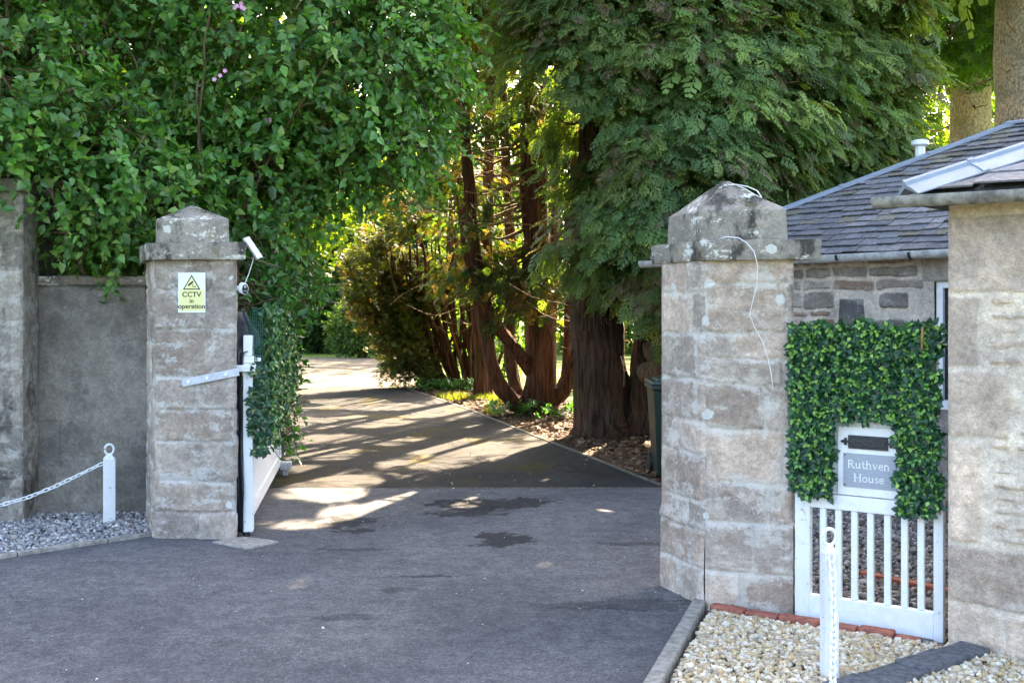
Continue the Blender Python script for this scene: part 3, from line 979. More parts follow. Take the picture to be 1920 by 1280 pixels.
# ================================================================== leaves templates
def leaf_tmpl(w=.30, fold=.10, droop=.10):
    V = np.array([[0, 0, 0], [-w, .36, fold], [0, .38, 0], [w, .36, fold], [-w * .62, .70, fold * .5 - droop * .4], [0, .72, -droop * .5], [w * .62, .70, fold * .5 - droop * .4], [0, 1., -droop]], float)
    T = np.array([[0, 2, 1], [0, 3, 2], [1, 2, 5], [1, 5, 4], [2, 3, 6], [2, 6, 5], [4, 5, 7], [5, 6, 7]])
    return V, T


def diamond_tmpl(w=.3, fold=.08):
    return np.array([[0, 0, 0], [-w, .45, fold], [w, .45, fold], [0, 1, 0]], float), np.array([[0, 3, 1], [0, 2, 3]])


def orient(d, nh):
    d = nrm(d)
    z = nrm(nh - (nh * d).sum(1, keepdims=True) * d)
    return np.cross(d, z), d, z


def pick(cols, k, var=.2):
    cols = np.asarray(cols)
    return cols[rng.integers(len(cols), size=k)] * rng.uniform(1 - var, 1 + var, (k, 1))


M['leaf_art'] = leaf_mat('artificial_leaves', (1., 1.1, .4), 1.6, .18, .35, .5)

# ================================================================== sign on the post
fp = Frame(pl_FL, pl_FR)
S0, S1 = upx(fp, 334, .022), upx(fp, 385, .022)
Z1, Z0 = zpx(fp, S0, 511, .022), zpx(fp, S0, 586, .022)
SW, SH = S1 - S0, Z1 - Z0
sg = thing('warning_sign', fp.at((S0 + S1) / 2, .02, Z0), 'white and yellow CCTV warning sign screwed to the stone gatepost', 'sign')
fsn = Frame(fp.at(S0, .016, 0), fp.at(S1, .016, 0))
MB().box((0, 0, Z0), (SW, .006, Z1), M=fsn).build('plate', M['sign_white'], sg)
MB().box((.010, .006, Z0 + .012), (SW - .010, .0072, Z0 + SH * .575), M=fsn).build('yellow_field', M['sign_yellow'], sg)


def flat(mb, fr, pts, o, tris=None):
    n = len(pts)
    b = mb.n
    mb.add(fr(np.array([[u, o, z] for u, z in pts])), None, None)
    mb.ng = getattr(mb, 'ng', []) + [[b + i for i in range(n)]]


def rot_rect(cx, cz, w, h, a):
    ca, sa = math.cos(a), math.sin(a)
    return [(cx + x * ca - z * sa, cz + x * sa + z * ca) for x, z in ((-w / 2, -h / 2), (w / 2, -h / 2), (w / 2, h / 2), (-w / 2, h / 2))]


tri = [(.5, .945), (.175, .575), (.825, .575)]
tp = lambda s: [(SW * (.5 + (x - .5) * s), Z0 + SH * (.70 + (z - .70) * s)) for x, z in tri]
mb = MB(); flat(mb, fsn, tp(1.0)[::-1] if False else [tp(1.)[0], tp(1.)[1], tp(1.)[2]], .0076); mb.build('triangle_border', M['ink'], sg)
mb = MB(); flat(mb, fsn, tp(.80), .0082); mb.build('triangle_field', M['sign_yellow'], sg)
mb = MB()
flat(mb, fsn, [(SW * x, Z0 + SH * z) for x, z in [(q[0], q[1]) for q in rot_rect(.465, .725, .21, .05, .5)]], .0088)
flat(mb, fsn, [(SW * x, Z0 + SH * z) for x, z in rot_rect(.535, .685, .02, .07, .35)], .0088)
flat(mb, fsn, [(SW * x, Z0 + SH * z) for x, z in rot_rect(.60, .648, .12, .018, -.05)], .0088)
mb.build('camera_symbol', M['ink'], sg)


def text_mesh(body, fr, uc, zc, h, o, mat, parent, name, wide=1.):
    cu = bpy.data.curves.new('t', 'FONT')
    cu.body, cu.align_x, cu.size = body, 'CENTER', 1.
    cu.resolution_u = 3
    cu.offset = .018
    ob = bpy.data.objects.new('t', cu)
    COL.objects.link(ob)
    dg = bpy.context.evaluated_depsgraph_get()
    me = bpy.data.meshes.new_from_object(ob.evaluated_get(dg))
    bpy.data.objects.remove(ob)
    r = parent
    while r.parent is not None: r = r.parent
    for v in me.vertices:
        p = fr.at(uc + v.co.x * h * wide, o, zc + v.co.y * h)
        v.co = Vector(p) - r.location
    me.name = name
    me.materials.clear()
    me.materials.append(mat)
    ob = bpy.data.objects.new(name, me)
    COL.objects.link(ob)
    ob.parent = parent
    return ob


for body, z, h in (('CCTV', .395, .175), ('in', .245, .15), ('operation', .105, .165)):
    text_mesh(body, fsn, SW / 2, Z0 + SH * z, SH * h, .0082, M['ink'], sg, 'lettering', 1.08)

# ================================================================== solar panel, camera and wire
cam_o = W(458, 541, 8.0)
so = thing('solar_panel', W(455, 460, 8.04), 'small white solar panel tilted on an arm at the CCTV gatepost cap', 'solar panel')
MB().tube([W(450, 459, 8.06), W(470, 461, 8.02)], .013, 10).build('arm', M['pvc'], so, auto=True)
pc = W(474, 465, 8.02)
ax = nrm(W(489, 486, 8.02) - W(463, 447, 8.02))          # long edge, sloping down to the right
dd_ = nrm(np.array([.35, .93, .25])); nn_ = nrm(np.cross(ax, dd_)); dd_ = np.cross(nn_, ax)
Lp = .088
fn = lambda V: pc + V[:, 0:1] * ax + V[:, 1:2] * dd_ + V[:, 2:3] * nn_
MB().box((-Lp, -.034, -.008), (Lp, .034, .008), M=fn).build('panel', M['galv'], so, bevel=.003)
MB().box((-Lp + .01, -.028, .0082), (Lp - .01, .028, .0095), M=fn).build('cells', M['dark'], so) if nn_[2] < -9 else MB().box((-Lp + .01, -.028, -.0095), (Lp - .01, .028, -.0082), M=fn).build('cells', M['dark'], so)
mb = MB()
mb.tube([W(476, 470, 8.03), W(474, 490, 8.02), W(466, 515, 8.02), W(459, 532, 8.02), W(450, 536, 8.02)], .003, 6)
tag(mb.build('cable', M['pvc'], None, True, at=W(466, 515, 8.02)), 'thin white cable from the small solar panel down to the bullet camera', 'cable')
sc_ = thing('security_camera', cam_o, 'small white bullet security camera with black face on the CCTV gatepost', 'camera')
cd = nrm(np.array([.45, -.87, -.12])); cs_ = nrm(np.cross(cd, [0, 0, 1])); cu_ = np.cross(cs_, cd)
cc_ = W(457, 541, 7.98)
ell = lambda V: cc_ + V[:, 0:1] * cs_ + V[:, 1:2] * cd + V[:, 2:3] * cu_
th = np.linspace(0, 2 * np.pi, 24, endpoint=False)
def oval(mb, y0, y1, rx, rz, M_, cap=.9):
    V = [(math.cos(q) * rx * s, y, math.sin(q) * rz * s) for y, s in ((y0, .8), (y0 + .006, 1), (y1 - .006, 1), (y1, cap)) for q in th]
    n0 = mb.n
    mb.add(M_(np.array(V)), None, [[r * 24 + i, r * 24 + (i + 1) % 24, (r + 1) * 24 + (i + 1) % 24, (r + 1) * 24 + i] for r in range(3) for i in range(24)])
    mb.ng = getattr(mb, 'ng', []) + [[n0 + 72 + i for i in range(24)], [n0 + i for i in range(24)][::-1]]
mb = MB(); oval(mb, -.06, .035, .026, .040, ell); mb.build('housing', M['pvc'], sc_, auto=True)
mb = MB(); oval(mb, .0345, .040, .020, .034, ell, 1.); fc_ = mb.build('face', M['ink'], sc_, auto=True)
mb = MB()
for q, r in (((0, .018), .009), ((-.007, -.012), .004), ((.007, -.012), .004)):
    mb.tube(ell(np.array([[q[0], .040, q[1]], [q[0], .043, q[1]]])), r, 12)
mb.build('lens', M['galv'], fc_, auto=True)
mb = MB(); mb.tube([W(444, 537, 8.03), W(450, 545, 8.02), cc_ - cd * .04 - cu_ * .01], .010, 8); mb.build('bracket', M['pvc'], sc_, auto=True)

# ================================================================== driveway gate
GA, GB = np.array([-1.868, 8.12]), np.array([-2.25, 11.1])
fg = Frame(GA, GB)
# normal of this frame points to the drive
gate = thing('driveway_gate', (*GA, 0), 'white boarded driveway gate standing open beside the CCTV gatepost', 'gate')
mb = MB(); mb.box((-.038, -.048, .035), (.055, .022, 1.235), M=fg); mb.build('hinge_post', M['white_worn'], gate, bevel=.006)
mb = MB(); mb.box((-.036, -.046, 1.285), (.053, .020, 1.432), M=fg); mb.build('post_head', M['white'], gate, bevel=.006)
mb = MB(); mb.box((-.046, -.058, 1.236), (.062, .030, 1.284), M=fg); mb.box((-.02, .022, 1.245), (.02, .075, 1.272), M=fg)
mb.build('hinge_collar', M['white_worn'], gate, bevel=.005)
MB().tube([fg.at(.01, .07, 1.225), fg.at(.01, .07, 1.295)], .014, 8).build('bolt', M['black'], gate, auto=True)
MB().tube([fg.at(.01, -.03, -.01), fg.at(.01, -.03, .05)], .025, 12).build('pivot', M['black'], gate, auto=True)
mb = MB(); mb.box((.06, -.055, .095), (fg.w, .0, .20), M=fg); mb.build('bottom_rail', M['white'], gate, bevel=.005)
mb = MB(); mb.box((.06, -.055, 1.10), (fg.w, .0, 1.21), M=fg); mb.build('top_rail', M['white'], gate, bevel=.005)
mb = MB(); mb.box((fg.w - .08, -.06, .201), (fg.w, -.002, 1.099), M=fg); mb.build('end_stile', M['white'], gate, bevel=.005)
pk = None
u = .068
while u < fg.w - .16:
    mb = MB(); mb.box((u, -.042, .201), (u + .088, -.016, 1.099), M=fg)
    if pk is None:
        pk = mb.build('board', M['white'], gate, bevel=.004); u_first = u
    else:
        c = pk.copy(); COL.objects.link(c); c.parent = gate
        c.location = Vector(fg.u * (u - u_first))
    u += .097
MB().tube([fg.at(2.3, .012, .80), fg.at(2.86, .03, .20)], .008, 6).build('stay_rod', M['black'], gate, auto=True)
mb = MB(); mb.box((fg.w - .16, .0, .06), (fg.w - .02, .10, .13), M=fg); mb.box((fg.w - .12, .02, .0), (fg.w - .06, .07, .06), M=fg)
mb.build('drop_foot', M['galv'], gate, bevel=.004)

# strap on the stone post
st_ = thing('hinge_strap', fp.at(.3, .03, 1.2), 'tilted white steel strap bolted across the CCTV gatepost to hold the gate', 'strap')
a_, b_ = W(341, 718, 7.985), W(447, 697, 7.965)
sd_ = nrm(b_ - a_); su_ = nrm(np.cross(fp.n, sd_)) ; su_ = su_ * np.sign(su_[2])
Ls = np.linalg.norm(b_ - a_)
fm = lambda V: a_ + V[:, 0:1] * sd_ + V[:, 1:2] * fp.n + V[:, 2:3] * su_
mb = MB(); mb.box((0, -.012, -.027), (Ls, -.003, .027), M=fm); mb.build('bar', M['strap'], st_, bevel=.003)
for f in (.12, .45, .78):
    mb = MB(); mb.tube([fm(np.array([[f * Ls, -.004, 0]]))[0], fm(np.array([[f * Ls, .006, 0]]))[0]], .011, 8); mb.build('bolt', M['white'], st_, auto=True)
mb = MB(); mb.box((-.10, -.04, 1.175), (.058, .018, 1.222), M=Frame((GA[0] - .01, GA[1] - .055), (GA[0] + 1, GA[1] - .055))); mb.build('clamp', M['white_worn'], st_, bevel=.005)

# black sheet between post and gate
bs = MB()
nU, nZ = 14, 60
Uu, Zz = np.meshgrid(np.linspace(0, 1, nU), np.linspace(.03, 1.60, nZ))
Uf, Zf = Uu.ravel(), Zz.ravel()
wdt = .048 + .03 * (fbm(np.c_[Zf * 3, Zf * 0, Zf * 0], 4, 2) - .5)
top = sst(1.30, 1.36, Zf)
wdt = wdt + top * (.10 * (1 - sst(1.42, 1.62, Zf)) + .0)
x = -1.958 + Uf * wdt
y = 8.06 + .02 * np.sin(Uf * 5) + .05 * (fbm(np.c_[Uf * 2, Zf * 5, Zf * 0], 8, 4) - .5) + .1 * top * Uf + .02
i = np.arange(nZ - 1)[:, None] * nU; j = np.arange(nU - 1)[None]
bs.add(np.c_[x, y, Zf], None, np.stack([i + j, i + j + 1, i + nU + j + 1, i + nU + j], -1).reshape(-1, 4))
ob = bs.build('black_plastic_sheet', M['black_sheet'], None, True, at=(-1.93, 8.06, 0))
m = ob.modifiers.new('thick', 'SOLIDIFY'); m.thickness = .004
tag(ob, 'crumpled black plastic sheet between the CCTV gatepost and the white gate post', 'plastic sheet')

# plate in the ground under the hinge
mb = MB()
q = [G(398, 1018), G(465, 1030), G(523, 1017), G(455, 1007)]
V, Fc = frustum(q, -.03, q, .012)
rough_solid(mb, V, Fc, 4, .005, 10, (.36, .33, .28), 5, .006)
tag(mb.build('concrete_plate', M['kerbstone'], None, True, at=(*np.mean(q, 0), 0)), 'flat concrete plate in the asphalt under the hinge of the white gate', 'plate')


# ================================================================== artificial hedge panels
def ivy_panel(mb, fr, dens, wmax, zlo, zhi, size, o0, o1, keep=None, cols=None, bright=None):
    """rosettes of leaves on the frame's face"""
    n = int(wmax * (zhi(wmax / 2) - zlo(wmax / 2)) * dens)
    U = rng.uniform(0, wmax, n)
    zl, zh = np.array([zlo(q) for q in U]), np.array([zhi(q) for q in U])
    Z = zl + rng.uniform(0, 1, n) * (zh - zl)
    if keep is not None:
        m = keep(U, Z)
        U, Z = U[m], Z[m]
    n = len(U)
    O = o0 + rng.uniform(0, 1, n) ** .8 * (o1 - o0)
    dep = (O - o0) / (o1 - o0)
    P = fr(np.c_[U, O, Z])
    P0_ = P
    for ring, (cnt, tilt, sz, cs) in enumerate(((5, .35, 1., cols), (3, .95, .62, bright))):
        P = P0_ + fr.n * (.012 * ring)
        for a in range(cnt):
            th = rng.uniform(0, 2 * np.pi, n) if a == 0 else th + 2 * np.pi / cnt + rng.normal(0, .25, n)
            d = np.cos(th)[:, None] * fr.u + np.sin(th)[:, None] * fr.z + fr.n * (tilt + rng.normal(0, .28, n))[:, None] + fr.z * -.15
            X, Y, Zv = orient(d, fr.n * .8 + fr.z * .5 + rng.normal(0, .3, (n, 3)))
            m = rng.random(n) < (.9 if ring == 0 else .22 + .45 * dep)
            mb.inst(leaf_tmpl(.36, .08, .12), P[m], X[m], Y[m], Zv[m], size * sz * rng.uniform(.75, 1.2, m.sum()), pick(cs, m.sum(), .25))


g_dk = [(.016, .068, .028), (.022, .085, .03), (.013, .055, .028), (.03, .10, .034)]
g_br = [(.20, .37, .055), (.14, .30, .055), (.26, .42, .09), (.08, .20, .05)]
# on the driveway gate
hp = thing('artificial_hedge_panel', fg.at(1.5, .06, .5), 'long artificial ivy panel hung on the open driveway gate', 'hedge panel')
mb = MB()
zl = lambda u: .56 + .30 * (u / 3.1) ** .8 + .05 * math.sin(u * 7) + .03 * math.sin(u * 17)
zh = lambda u: 1.60 + .10 * (u / 3.) + .03 * math.sin(u * 5)
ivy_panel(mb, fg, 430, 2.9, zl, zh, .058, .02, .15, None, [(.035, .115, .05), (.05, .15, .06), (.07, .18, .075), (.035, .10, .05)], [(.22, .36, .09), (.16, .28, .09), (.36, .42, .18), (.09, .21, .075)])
ff = Frame(fg.at(-.03, .0, 0), fg.at(-.0, .13, 0))
ivy_panel(mb, Frame((-1.868, 8.10), (-1.745, 8.14)), 700, .12, lambda u: .56, lambda u: 1.25, .055, .0, .05, None, [(.014, .052, .026), (.02, .07, .03), (.03, .09, .04)], [(.10, .17, .05), (.20, .24, .10), (.035, .10, .04)])
mb.build('leaves', M['leaf_art'], hp)
mb = MB()
fn_ = Frame((-1.872, 8.075), (-1.775, 8.115))
for k in range(8):
    u = .0 + fn_.w * k / 7
    mb.tube([fn_.at(u, .02 * math.sin(3 * z_) + .012 * math.sin(u * 40), z_) for z_ in np.linspace(1.16, 1.63 - .25 * max(0, .25 - k / 7), 12)], .0022, 4, caps=False)
for z_ in np.arange(1.17, 1.63, .024):
    mb.tube([fn_.at(u, .02 * math.sin(3 * z_) + .012 * math.sin(u * 40), z_ + .006 * math.sin(u * 60)) for u in np.linspace(0 if z_ < 1.55 else .03, fn_.w, 8)], .0022, 4, caps=False)
mb.build('netting', M['netting'], hp)

# ================================================================== small white gate
fq = FRg
gt2 = thing('garden_gate', fq.at(.3, 0, 0), 'small white slatted garden gate between the right gatepost and the near building', 'gate')
uL0, uL1, uR0, uR1 = .0, upx(fq, 1518), upx(fq, 1750), fq.w
zT1, zT0 = .650, .578
def gbox(name, u0, u1, z0, z1, o0=-.045, o1=0., mat='white', par=None, bv=.004):
    mb = MB(); mb.box((u0, o0, z0), (u1, o1, z1), M=fq)
    return mb.build(name, M[mat], par or gt2, bevel=bv)
gbox('stile', uL0, uL1, -.03, .70, mat='white_worn')
gbox('stile', uR0, uR1, -.03, .70, mat='white_worn')
gbox('bottom_rail', uL1, uR0, -.02, .115)
gbox('top_rail', uL1, uR0, zT0, .655)
for px in (1541, 1570, 1600, 1630, 1662, 1694, 1725):
    uc = upx(fq, px)
    gbox('bar', uc - .0165, uc + .0165, .116, zT0 - .001, -.036, -.010)
uP0, uP1 = upx(fq, 1570), upx(fq, 1700)
gbox('back_board', .03, fq.w - .03, .657, 1.46, -.035, -.014, 'white_worn')
zP0, zP1 = .66, zpx(fq, uP0, 797)
pb = gbox('letter_panel', uP0, uP1, zP0, zP1, -.013, .0)
uB0, uB1 = upx(fq, 1591), upx(fq, 1666)
zB1, zB0 = zpx(fq, uB0, 815, .01), zpx(fq, uB0, 840, .01)
lp = gbox('letter_plate', uB0, uB1, zB0, zB1, .0, .010, 'black', None, .002)
mb = MB(); mb.box((uB0 + .012, .010, zB0 + .012), (uB1 - .012, .014, zB1 - .012), M=fq); mb.build('flap', M['black'], lp, bevel=.002)
mb = MB()
zc = (zB0 + zB1) / 2
def disc(mb, u, z, r, rz=None):
    flatp = [(u + r * math.cos(q), z + (rz or r) * math.sin(q)) for q in np.linspace(0, 2 * np.pi, 14, endpoint=False)]
    flat(mb, fq, flatp, .006)
for du_, dz2, r, rz in ((-.028, 0, .012, .008), (-.014, .012, .008, .008), (-.014, -.012, .008, .008), (-.008, 0, .012, .006), (-.022, 0, .006, .010)):
    disc(mb, uB0 + du_, zc + dz2, r, rz)
mb.build('fleur_finial', M['black'], lp)
mb = MB()
for du_, r, rz in ((.01, .012, .006), (.028, .012, .008)):
    disc(mb, uB1 + du_, zc, r, rz)
for dz2 in (.012, -.012):
    disc(mb, uB1 + .014, zc + dz2, .008)
mb.build('fleur_finial', M['black'], lp)
uN0, uN1 = upx(fq, 1582), upx(fq, 1682)
zN1, zN0 = zpx(fq, uN0, 848, .005), zpx(fq, uN0, 911, .005)
npz = gbox('name_plate', uN0, uN1, zN0, zN1, .0, .006, 'plate', None, .001)
mb = MB()
for u, z in ((uN0 + .008, zN0 + .01), (uN0 + .008, zN1 - .01)):
    mb = MB()
    mb.tube([fq.at(u, .005, z), fq.at(u, .0085, z)], .004, 8)
    mb.build('screw', M['black'], npz)
# serif lettering drawn as strokes (cap height .7, x height .46)
GL = {
    'R': (.70, [([(.12, 0), (.12, .7)], .11), ([(.12, .67), (.36, .67), (.46, .6), (.47, .5), (.42, .4), (.3, .36), (.12, .36)], .075), ([(.3, .36), (.44, .16), (.56, .02), (.68, .02)], .09), ([(0, .015), (.26, .015)], .035), ([(0, .685), (.2, .685)], .035)]),
    'u': (.58, [([(.10, .45), (.10, .14), (.16, .04), (.26, .03), (.36, .1)], .085), ([(.42, .46), (.42, 0)], .09), ([(.0, .445), (.12, .445)], .03), ([(.32, .445), (.44, .445)], .03), ([(.42, .015), (.54, .015)], .03)]),
    't': (.38, [([(.15, .6), (.15, .12), (.2, .03), (.3, .03), (.35, .08)], .085), ([(.0, .435), (.32, .435)], .045)]),
    'h': (.60, [([(.10, 0), (.10, .72)], .09), ([(.1, .33), (.2, .44), (.33, .43), (.42, .34), (.42, 0)], .085), ([(0, .705), (.1, .705)], .03), ([(.0, .015), (.22, .015)], .03), ([(.32, .015), (.54, .015)], .03)]),
    'v': (.52, [([(.06, .45), (.25, .02)], .09), ([(.25, .02), (.42, .45)], .05), ([(-.02, .445), (.17, .445)], .03), ([(.33, .445), (.5, .445)], .03)]),
    'e': (.48, [([(.05, .25), (.42, .25), (.4, .38), (.3, .445), (.18, .43), (.08, .34), (.06, .22), (.1, .1), (.2, .03), (.32, .03), (.43, .1)], .07)]),
    'n': (.60, [([(.10, 0), (.10, .46)], .09), ([(.1, .33), (.2, .44), (.33, .43), (.42, .34), (.42, 0)], .085), ([(0, .445), (.1, .445)], .03), ([(.0, .015), (.22, .015)], .03), ([(.32, .015), (.54, .015)], .03)]),
    'H': (.80, [([(.14, 0), (.14, .7)], .11), ([(.62, 0), (.62, .7)], .11), ([(.14, .36), (.62, .36)], .05)] + [([(a, z), (a + .28, z)], .035) for a in (0, .48) for z in (.015, .685)]),
    'o': (.53, [([(.25 + .19 * math.cos(q), .235 + .21 * math.sin(q)) for q in np.linspace(0, 2 * np.pi, 13)], .075)]),
    's': (.40, [([(.33, .37), (.27, .44), (.16, .44), (.08, .37), (.1, .29), (.28, .2), (.33, .12), (.27, .04), (.15, .03), (.06, .1)], .065)]),
}
def letters(word, u0, z0, h, fr, o, par):
    mb = MB()
    k = h / .7
    x = 0
    lift = 0
    for ch in word:
        adv, strokes = GL[ch]
        for pts, w in strokes:
            Pn = np.array(pts, float)
            for a, b in zip(Pn[:-1], Pn[1:]):
                d = nrm(b - a); nn = np.array([-d[1], d[0]]) * w / 2
                ext = d * w * .22 if len(Pn) > 2 else 0
                q = [a - ext - nn, b + ext - nn, b + ext + nn, a - ext + nn]
                flat(mb, fr, [(u0 + (x + p[0] * .95) * k, z0 + p[1] * k) for p in q], o + lift)
                lift += .000012
        x += (adv + .02) * .93
    return mb.build('lettering', M['sign_white'], par)
hc = .0415
letters('Ruthven', upx(fq, 1590), zpx(fq, upx(fq, 1590), 876, .006), hc, fq, .0068, npz)
letters('House', upx(fq, 1601), zpx(fq, upx(fq, 1601), 902, .006), hc, fq, .0068, npz)

hp2 = thing('artificial_hedge_panel', fq.at(.4, .03, .65), 'two-tone artificial ivy panel on the small white garden gate, notched round the letter plate', 'hedge panel')
mb = MB()
n0u, n1u = upx(fq, 1560, .03), upx(fq, 1683, .03)
zn = zpx(fq, n0u, 783, .03)
kp = lambda U, Z: ~((U > n0u) & (U < n1u) & (Z < zn + .012 * np.sin(U * 60)))
zlo = lambda u: (.645 if u < n0u else .665 if u < n1u else .60 - .0 * u) + .02 * math.sin(u * 50)
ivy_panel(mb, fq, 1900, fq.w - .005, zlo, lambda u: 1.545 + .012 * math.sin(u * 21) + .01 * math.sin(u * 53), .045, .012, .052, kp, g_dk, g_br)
mb.build('leaves', M['leaf_art'], hp2)
mb = MB()                       # plastic lattice that carries the leaves
for a in np.arange(.01, fq.w, .045):
    hi = 1.54; lo_ = .65
    if n0u < a < n1u: lo_ = zn + .01
    mb.box((a, .012, lo_), (a + .006, .018, hi), M=fq)
for z_ in np.arange(.68, 1.54, .045):
    for a, b in (((0.01, n0u - .01), (n1u + .01, fq.w - .01)) if z_ < zn + .01 else ((.01, fq.w - .01),)):
        mb.box((a, .0185, z_), (b, .0235, z_ + .006), M=fq)
mb.build('lattice', M['netting'], hp2)
us = upx(fq, 1729, .08)
mb = MB(); mb.tube([fq.at(us, .088, zpx(fq, us, 655, .08)), fq.at(us + .004, .086, zpx(fq, us, 612, .08))], .0055, 8)
tag(mb.build('garden_cane', M['stick'], None, True, at=fq.at(us, .088, 1.4)), 'short brown cane stuck upright in the ivy panel of the small gate', 'cane')


# ================================================================== bollards and chains
def bollard(loc, hgt, wd, rot, label, ring_r, sq=False):
    root = thing('bollard', (*loc, 0), label, 'bollard', 'white chain bollards')
    ca, sa = math.cos(rot), math.sin(rot)
    Mx = lambda V: np.c_[V[:, 0] * ca - V[:, 1] * sa + loc[0], V[:, 0] * sa + V[:, 1] * ca + loc[1], V[:, 2]]
    h = wd / 2
    mb = MB()
    V = [(s * x, s * y, z) for z, s in ((-.05, 1), (hgt - .035, 1), (hgt, .34)) for x, y in ((-h, -h), (h, -h), (h, h), (-h, h))]
    mb.add(Mx(np.array(V)), None, [[r * 4 + i, r * 4 + (i + 1) % 4, r * 4 + 4 + (i + 1) % 4, r * 4 + 4 + i] for r in (0, 1) for i in range(4)] + [[8, 9, 10, 11]])
    mb.build('post', M['white_worn'], root, bevel=.005)
    mb = MB()
    q = np.linspace(0, 2 * np.pi, 25)
    mb.tube(Mx(np.c_[np.cos(q) * ring_r * .85, np.zeros(25), hgt + ring_r * .9 + np.sin(q) * ring_r]), ring_r * .24, 8, caps=False)
    mb.build('ring', M['white'], root, True)
    return root


bLx = G(205, 981)
b1 = bollard((bLx[0], bLx[1]), .525, .088, .35, 'white square bollard with ring top in the grey pebbles by the rendered wall', .038)
bR = G(1555, 1266)
b2 = bollard((bR[0], bR[1]), .585, .066, .12, 'white square bollard with ring top in the cream pebbles before the small gate', .036)


def link_mesh(name, L, w, r):
    q = np.linspace(0, 2 * np.pi, 17)
    c = np.cos(q); s = np.sin(q)
    P = np.c_[np.sign(c) * (L - w) * (np.abs(c) > .02) + c * w, s * w, np.zeros(17)]
    return P


def chain(label, pts, L, w, r, mat='white'):
    """links along a smooth path"""
    P = np.asarray(pts, float)
    tt = np.linspace(0, 1, len(P))
    ts = np.linspace(0, 1, 400)
    cur = np.c_[[np.interp(ts, tt, P[:, i]) for i in range(3)]].T
    for _ in range(60):
        cur[1:-1] = .25 * cur[:-2] + .5 * cur[1:-1] + .25 * cur[2:]
    ln = np.r_[0, np.cumsum(np.linalg.norm(np.diff(cur, axis=0), axis=1))]
    pitch = 2 * (L - r * 1.1)
    n = int(ln[-1] / pitch)
    root = thing('chain', cur[0], label, 'chain', 'white plastic bollard chains')
    base = None
    for k in range(n):
        s = (k + .5) * pitch
        p = np.array([np.interp(s, ln, cur[:, i]) for i in range(3)])
        d = nrm(np.array([np.interp(s + .01, ln, cur[:, i]) - np.interp(s - .01, ln, cur[:, i]) for i in range(3)]))
        sd = nrm(np.cross(d, [.02, .03, 1.])); upn = np.cross(sd, d)
        a = (math.pi / 4 if k % 2 else -math.pi / 4) + random.uniform(-.3, .3)
        y = sd * math.cos(a) + upn * math.sin(a); z = np.cross(d, y)
        if base is None:
            mb = MB(); mb.tube(link_mesh('l', L, w, r), r, 7, caps=False)
            o = mb.build('link', M[mat], None, True); base = o
        else:
            o = base.copy(); COL.objects.link(o)
        o.parent = root
        R = Matrix(((d[0], y[0], z[0]), (d[1], y[1], z[1]), (d[2], y[2], z[2]))).to_4x4()
        R.translation = Vector(p) - Vector(cur[0])
        o.matrix_local = R
    return root


c0 = W(193, 868, 8.58)
chain('white plastic chain drooping from the bollard by the rendered wall out of the picture', [c0, W(150, 889, 8.56), W(100, 913, 8.54), W(50, 933, 8.52), W(0, 947, 8.5), W(-60, 957, 8.47), W(-120, 955, 8.44), W(-200, 940, 8.4), W(-330, 870, 8.35)], .027, .0125, .0048)
d0 = np.array([bR[0], bR[1] - .035, .545])
chain('white plastic chain hanging steeply from the bollard in the cream pebbles', [d0, d0 + (-.02, -.10, -.10), d0 + (-.075, -.30, -.235), d0 + (-.17, -.62, -.36), d0 + (-.30, -1.1, -.46), d0 + (-.45, -1.7, -.42)], .026, .0125, .0050)

# ================================================================== bin
bn = thing('wheelie_bin', (1.52, 11.0, 0), 'dark green wheelie bin half hidden behind the right gatepost', 'bin')
def taper(mb, x, y, w0, d0, z0, w1, d1, z1):
    V, Fc = frustum([(x - w0, y - d0), (x + w0, y - d0), (x + w0, y + d0), (x - w0, y + d0)], z0, [(x - w1, y - d1), (x + w1, y - d1), (x + w1, y + d1), (x - w1, y + d1)], z1)
    b = mb.n
    mb.add(V, None, None); mb.ng = getattr(mb, 'ng', []) + [[b + i for i in f] for f in Fc]
bx, by = 1.60, 11.02
mb = MB(); taper(mb, bx, by, .215, .22, .02, .265, .28, .86); taper(mb, bx, by, .285, .30, .84, .285, .30, .885); mb.build('body', M['bin'], bn, bevel=.012)
mb = MB(); taper(mb, bx, by, .29, .31, .887, .28, .30, .925); taper(mb, bx, by, .23, .25, .924, .20, .22, .95); mb.build('lid', M['bin'], bn, bevel=.012)
for s in (-1, 1):
    mb = MB(); mb.tube([(bx + s * .2, by + .24, .10), (bx + s * .25, by + .24, .10)], .10, 16); mb.build('wheel', M['ink'], bn, auto=True)

# ================================================================== edging bricks and grey setts
nb = 6
frb = Frame(bk0, bk1)
ends = [0, .155, .30, .47, .62, .76, .86]
for i in range(6):
    a, b = ends[i] / .86 * frb.w + .004, ends[i + 1] / .86 * frb.w - .004
    mb = MB()
    zt_ = .028 - .006 * (i % 2) - (.012 if i == 5 else 0)
    q8 = [[a, -.075, -.06], [b, -.075, -.06], [b, .0, -.06], [a, .0, -.06], [a, -.075, zt_], [b, -.075, zt_], [b, .0, zt_ - .004], [a, .0, zt_]]
    rough_solid(mb, frb(q8), [[0, 3, 2, 1], [4, 5, 6, 7], [0, 1, 5, 4], [1, 2, 6, 5], [2, 3, 7, 6], [3, 0, 4, 7]], 3, .004, 14, (.3, .12, .08), i, .008)
    lab = ['red edging brick at the foot of the right gatepost, touching the kerb', 'second red edging brick from the kerb, in front of the right gatepost', 'red edging brick at the hinge side of the small white gate',
           'red edging brick behind the white bollard under the small gate', 'red edging brick under the middle of the small white gate', 'last small sunken red brick near the latch side of the small gate'][i]
    tag(mb.build('edging_brick', M['brick'], None, True, at=frb.at((a + b) / 2, -.04, 0)), lab, 'brick', 'red edging bricks before the small gate')
